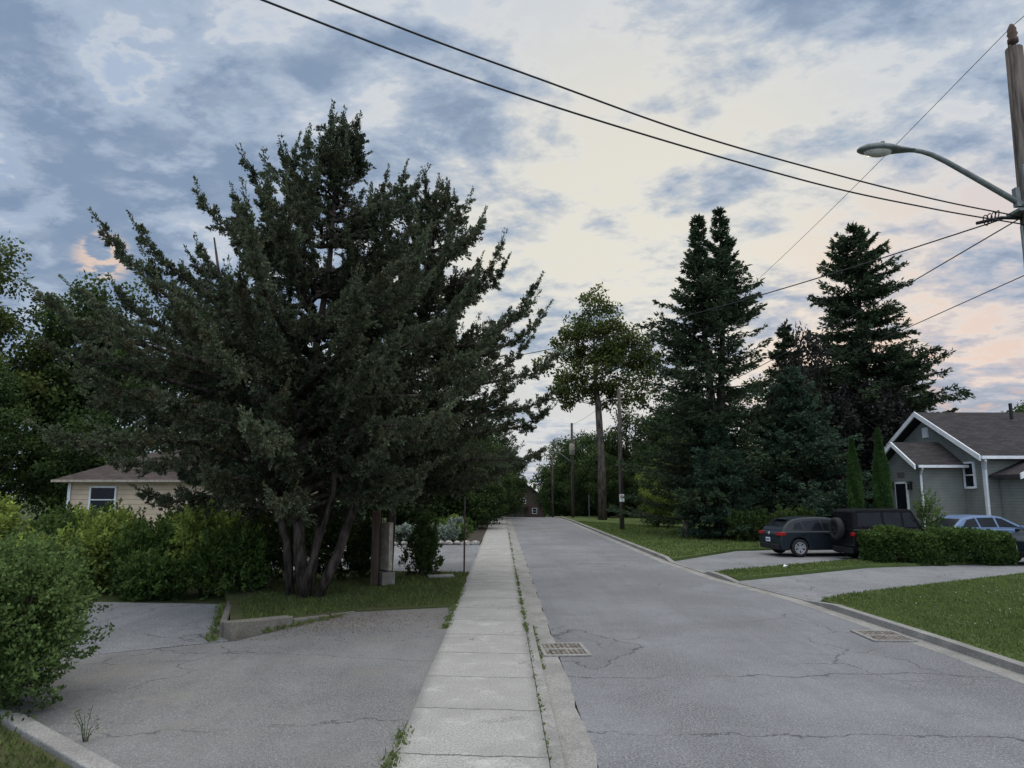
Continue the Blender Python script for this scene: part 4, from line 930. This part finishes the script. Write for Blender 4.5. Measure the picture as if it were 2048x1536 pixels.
# ------------------------------------------------------------ world
w=bpy.data.worlds.new('World'); scene.world=w; w.use_nodes=True; nt=w.node_tree; nt.nodes.clear()
out=nt.nodes.new('ShaderNodeOutputWorld'); bg=nt.nodes.new('ShaderNodeBackground'); nt.links.new(bg.outputs[0],out.inputs[0])
SUN_AZ,SUN_EL=22,9
sky=nt.nodes.new('ShaderNodeTexSky'); sky.sky_type='NISHITA'; sky.sun_disc=False; sky.sun_elevation=R(SUN_EL); sky.sun_rotation=R(SUN_AZ)
tc=nt.nodes.new('ShaderNodeTexCoord'); vn=nt.nodes.new('ShaderNodeVectorMath'); vn.operation='NORMALIZE'; nt.links.new(tc.outputs['Generated'],vn.inputs[0]); d=vn.outputs[0]
s=nt.nodes.new('ShaderNodeSeparateXYZ'); nt.links.new(d,s.inputs[0]); X,Y,Z=s.outputs
zc=mth(nt,'ADD',mth(nt,'MAXIMUM',Z,0.0),.20)
cb=nt.nodes.new('ShaderNodeCombineXYZ'); nt.links.new(mth(nt,'DIVIDE',X,zc),cb.inputs[0]); nt.links.new(mth(nt,'DIVIDE',Y,zc),cb.inputs[1]); cb.inputs[2].default_value=3.7
mp=nt.nodes.new('ShaderNodeMapping'); mp.inputs['Rotation'].default_value=(0,0,R(35)); mp.inputs['Scale'].default_value=(1.0,1.25,1); nt.links.new(cb.outputs[0],mp.inputs[0])
n1=noise(nt,mp.outputs[0],2.0,10,.6,.25)
n2=noise(nt,mp.outputs[0],6.0,9,.62,.15)
nn=mth(nt,'ADD',mth(nt,'MULTIPLY',n1,.60),mth(nt,'MULTIPLY',n2,.40))
def dotdir(az,el):
    v=nt.nodes.new('ShaderNodeVectorMath'); v.operation='DOT_PRODUCT'; nt.links.new(d,v.inputs[0])
    v.inputs[1].default_value=(math.sin(R(az))*math.cos(R(el)),math.cos(R(az))*math.cos(R(el)),math.sin(R(el))); return v.outputs['Value']
gC=mrange(nt,dotdir(9,18),.90,.99)
gW=mrange(nt,dotdir(11,14),.88,.99)
gP=mrange(nt,dotdir(35,7),.94,.998)
left=mrange(nt,X,-.05,-.6)
th=mth(nt,'SUBTRACT',mth(nt,'ADD',.474,mth(nt,'MULTIPLY',gC,.062)),mth(nt,'MULTIPLY',left,.040))
th=mth(nt,'ADD',th,mth(nt,'MULTIPLY',gP,.02))
df=mth(nt,'SUBTRACT',nn,th)
mask=mrange(nt,df,-.055,.055)
base=mixc(nt,gW,(.64,.69,.76),(.82,.79,.70))
low=mrange(nt,Z,.30,.04)
base=mixc(nt,mth(nt,'MULTIPLY',low,.75),base,mixc(nt,gP,(.58,.63,.71),(.86,.60,.50)))
base=mixc(nt,mth(nt,'MULTIPLY',gP,.5),base,(.92,.66,.53))
blueb=mth(nt,'MULTIPLY',left,mrange(nt,n1,.38,.55,.75,.3))
base=mixc(nt,blueb,base,(.30,.43,.65))
fr=mth(nt,'MULTIPLY',mrange(nt,df,-.075,-.03),mrange(nt,df,.0,-.03))
base=mixc(nt,mth(nt,'MULTIPLY',fr,.4),base,(.81,.81,.79))
cl=mixc(nt,mrange(nt,df,.02,.10),(.38,.47,.61),(.21,.30,.45))
cl=mixc(nt,mth(nt,'MULTIPLY',mrange(nt,noise(nt,mp.outputs[0],9,6,.6),.45,.7),.35),cl,(.42,.50,.61))
cl=mixc(nt,mth(nt,'MULTIPLY',mrange(nt,Z,.20,.03),.55),cl,(.40,.48,.60))
pk=mth(nt,'MULTIPLY',mrange(nt,Z,.20,.10),mrange(nt,n2,.52,.62,0,.45))
fin=mixc(nt,mth(nt,'MULTIPLY',mask,.90),base,cl)
fin=mixc(nt,mth(nt,'MULTIPLY',pk,mrange(nt,X,.1,.5,.0,.9)),fin,(.88,.58,.48))
sp=mth(nt,'MULTIPLY',mrange(nt,dotdir(-30.3,16.4),.9993,.9999),mrange(nt,noise(nt,mp.outputs[0],18,5,.6),.46,.58))
fin=mixc(nt,mth(nt,'MULTIPLY',sp,.8),fin,(.88,.66,.52))
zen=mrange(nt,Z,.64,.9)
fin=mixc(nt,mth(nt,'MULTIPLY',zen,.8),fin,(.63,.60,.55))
boost=mth(nt,'ADD',mth(nt,'MULTIPLY',zen,2.9),mrange(nt,Y,.1,-.6,0,1.7))  # extra brightness added to the unseen overhead and rear sky to light the scene
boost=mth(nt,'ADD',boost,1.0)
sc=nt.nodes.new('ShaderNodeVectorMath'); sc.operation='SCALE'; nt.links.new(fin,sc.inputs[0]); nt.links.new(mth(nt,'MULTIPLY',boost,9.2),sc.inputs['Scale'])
sk=nt.nodes.new('ShaderNodeVectorMath'); sk.operation='SCALE'; nt.links.new(sky.outputs[0],sk.inputs[0]); sk.inputs['Scale'].default_value=.03
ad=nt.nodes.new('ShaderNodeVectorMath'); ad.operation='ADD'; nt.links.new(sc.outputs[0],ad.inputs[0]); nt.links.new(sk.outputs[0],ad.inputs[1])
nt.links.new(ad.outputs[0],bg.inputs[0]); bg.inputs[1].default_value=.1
sl_=bpy.data.lights.new('sun','SUN'); sl_.energy=.5; sl_.angle=R(15); sl_.color=(1,.86,.7); so=bpy.data.objects.new('sun',sl_); COL.objects.link(so)
dv=Vector((math.sin(R(SUN_AZ))*math.cos(R(SUN_EL)),math.cos(R(SUN_AZ))*math.cos(R(SUN_EL)),math.sin(R(SUN_EL)))); so.rotation_euler=dv.to_track_quat('Z','Y').to_euler()
# ------------------------------------------------------------ camera
cam=bpy.data.cameras.new('camera'); co=bpy.data.objects.new('camera',cam); COL.objects.link(co); scene.camera=co
cam.sensor_width=36; cam.lens=24.77; cam.clip_end=2000; cam.clip_start=.05
co.location=(0,0,2.5); co.rotation_euler=(R(98.75),0,R(-.85))
scene.view_settings.view_transform='Standard'; scene.view_settings.look='None'; scene.view_settings.exposure=0
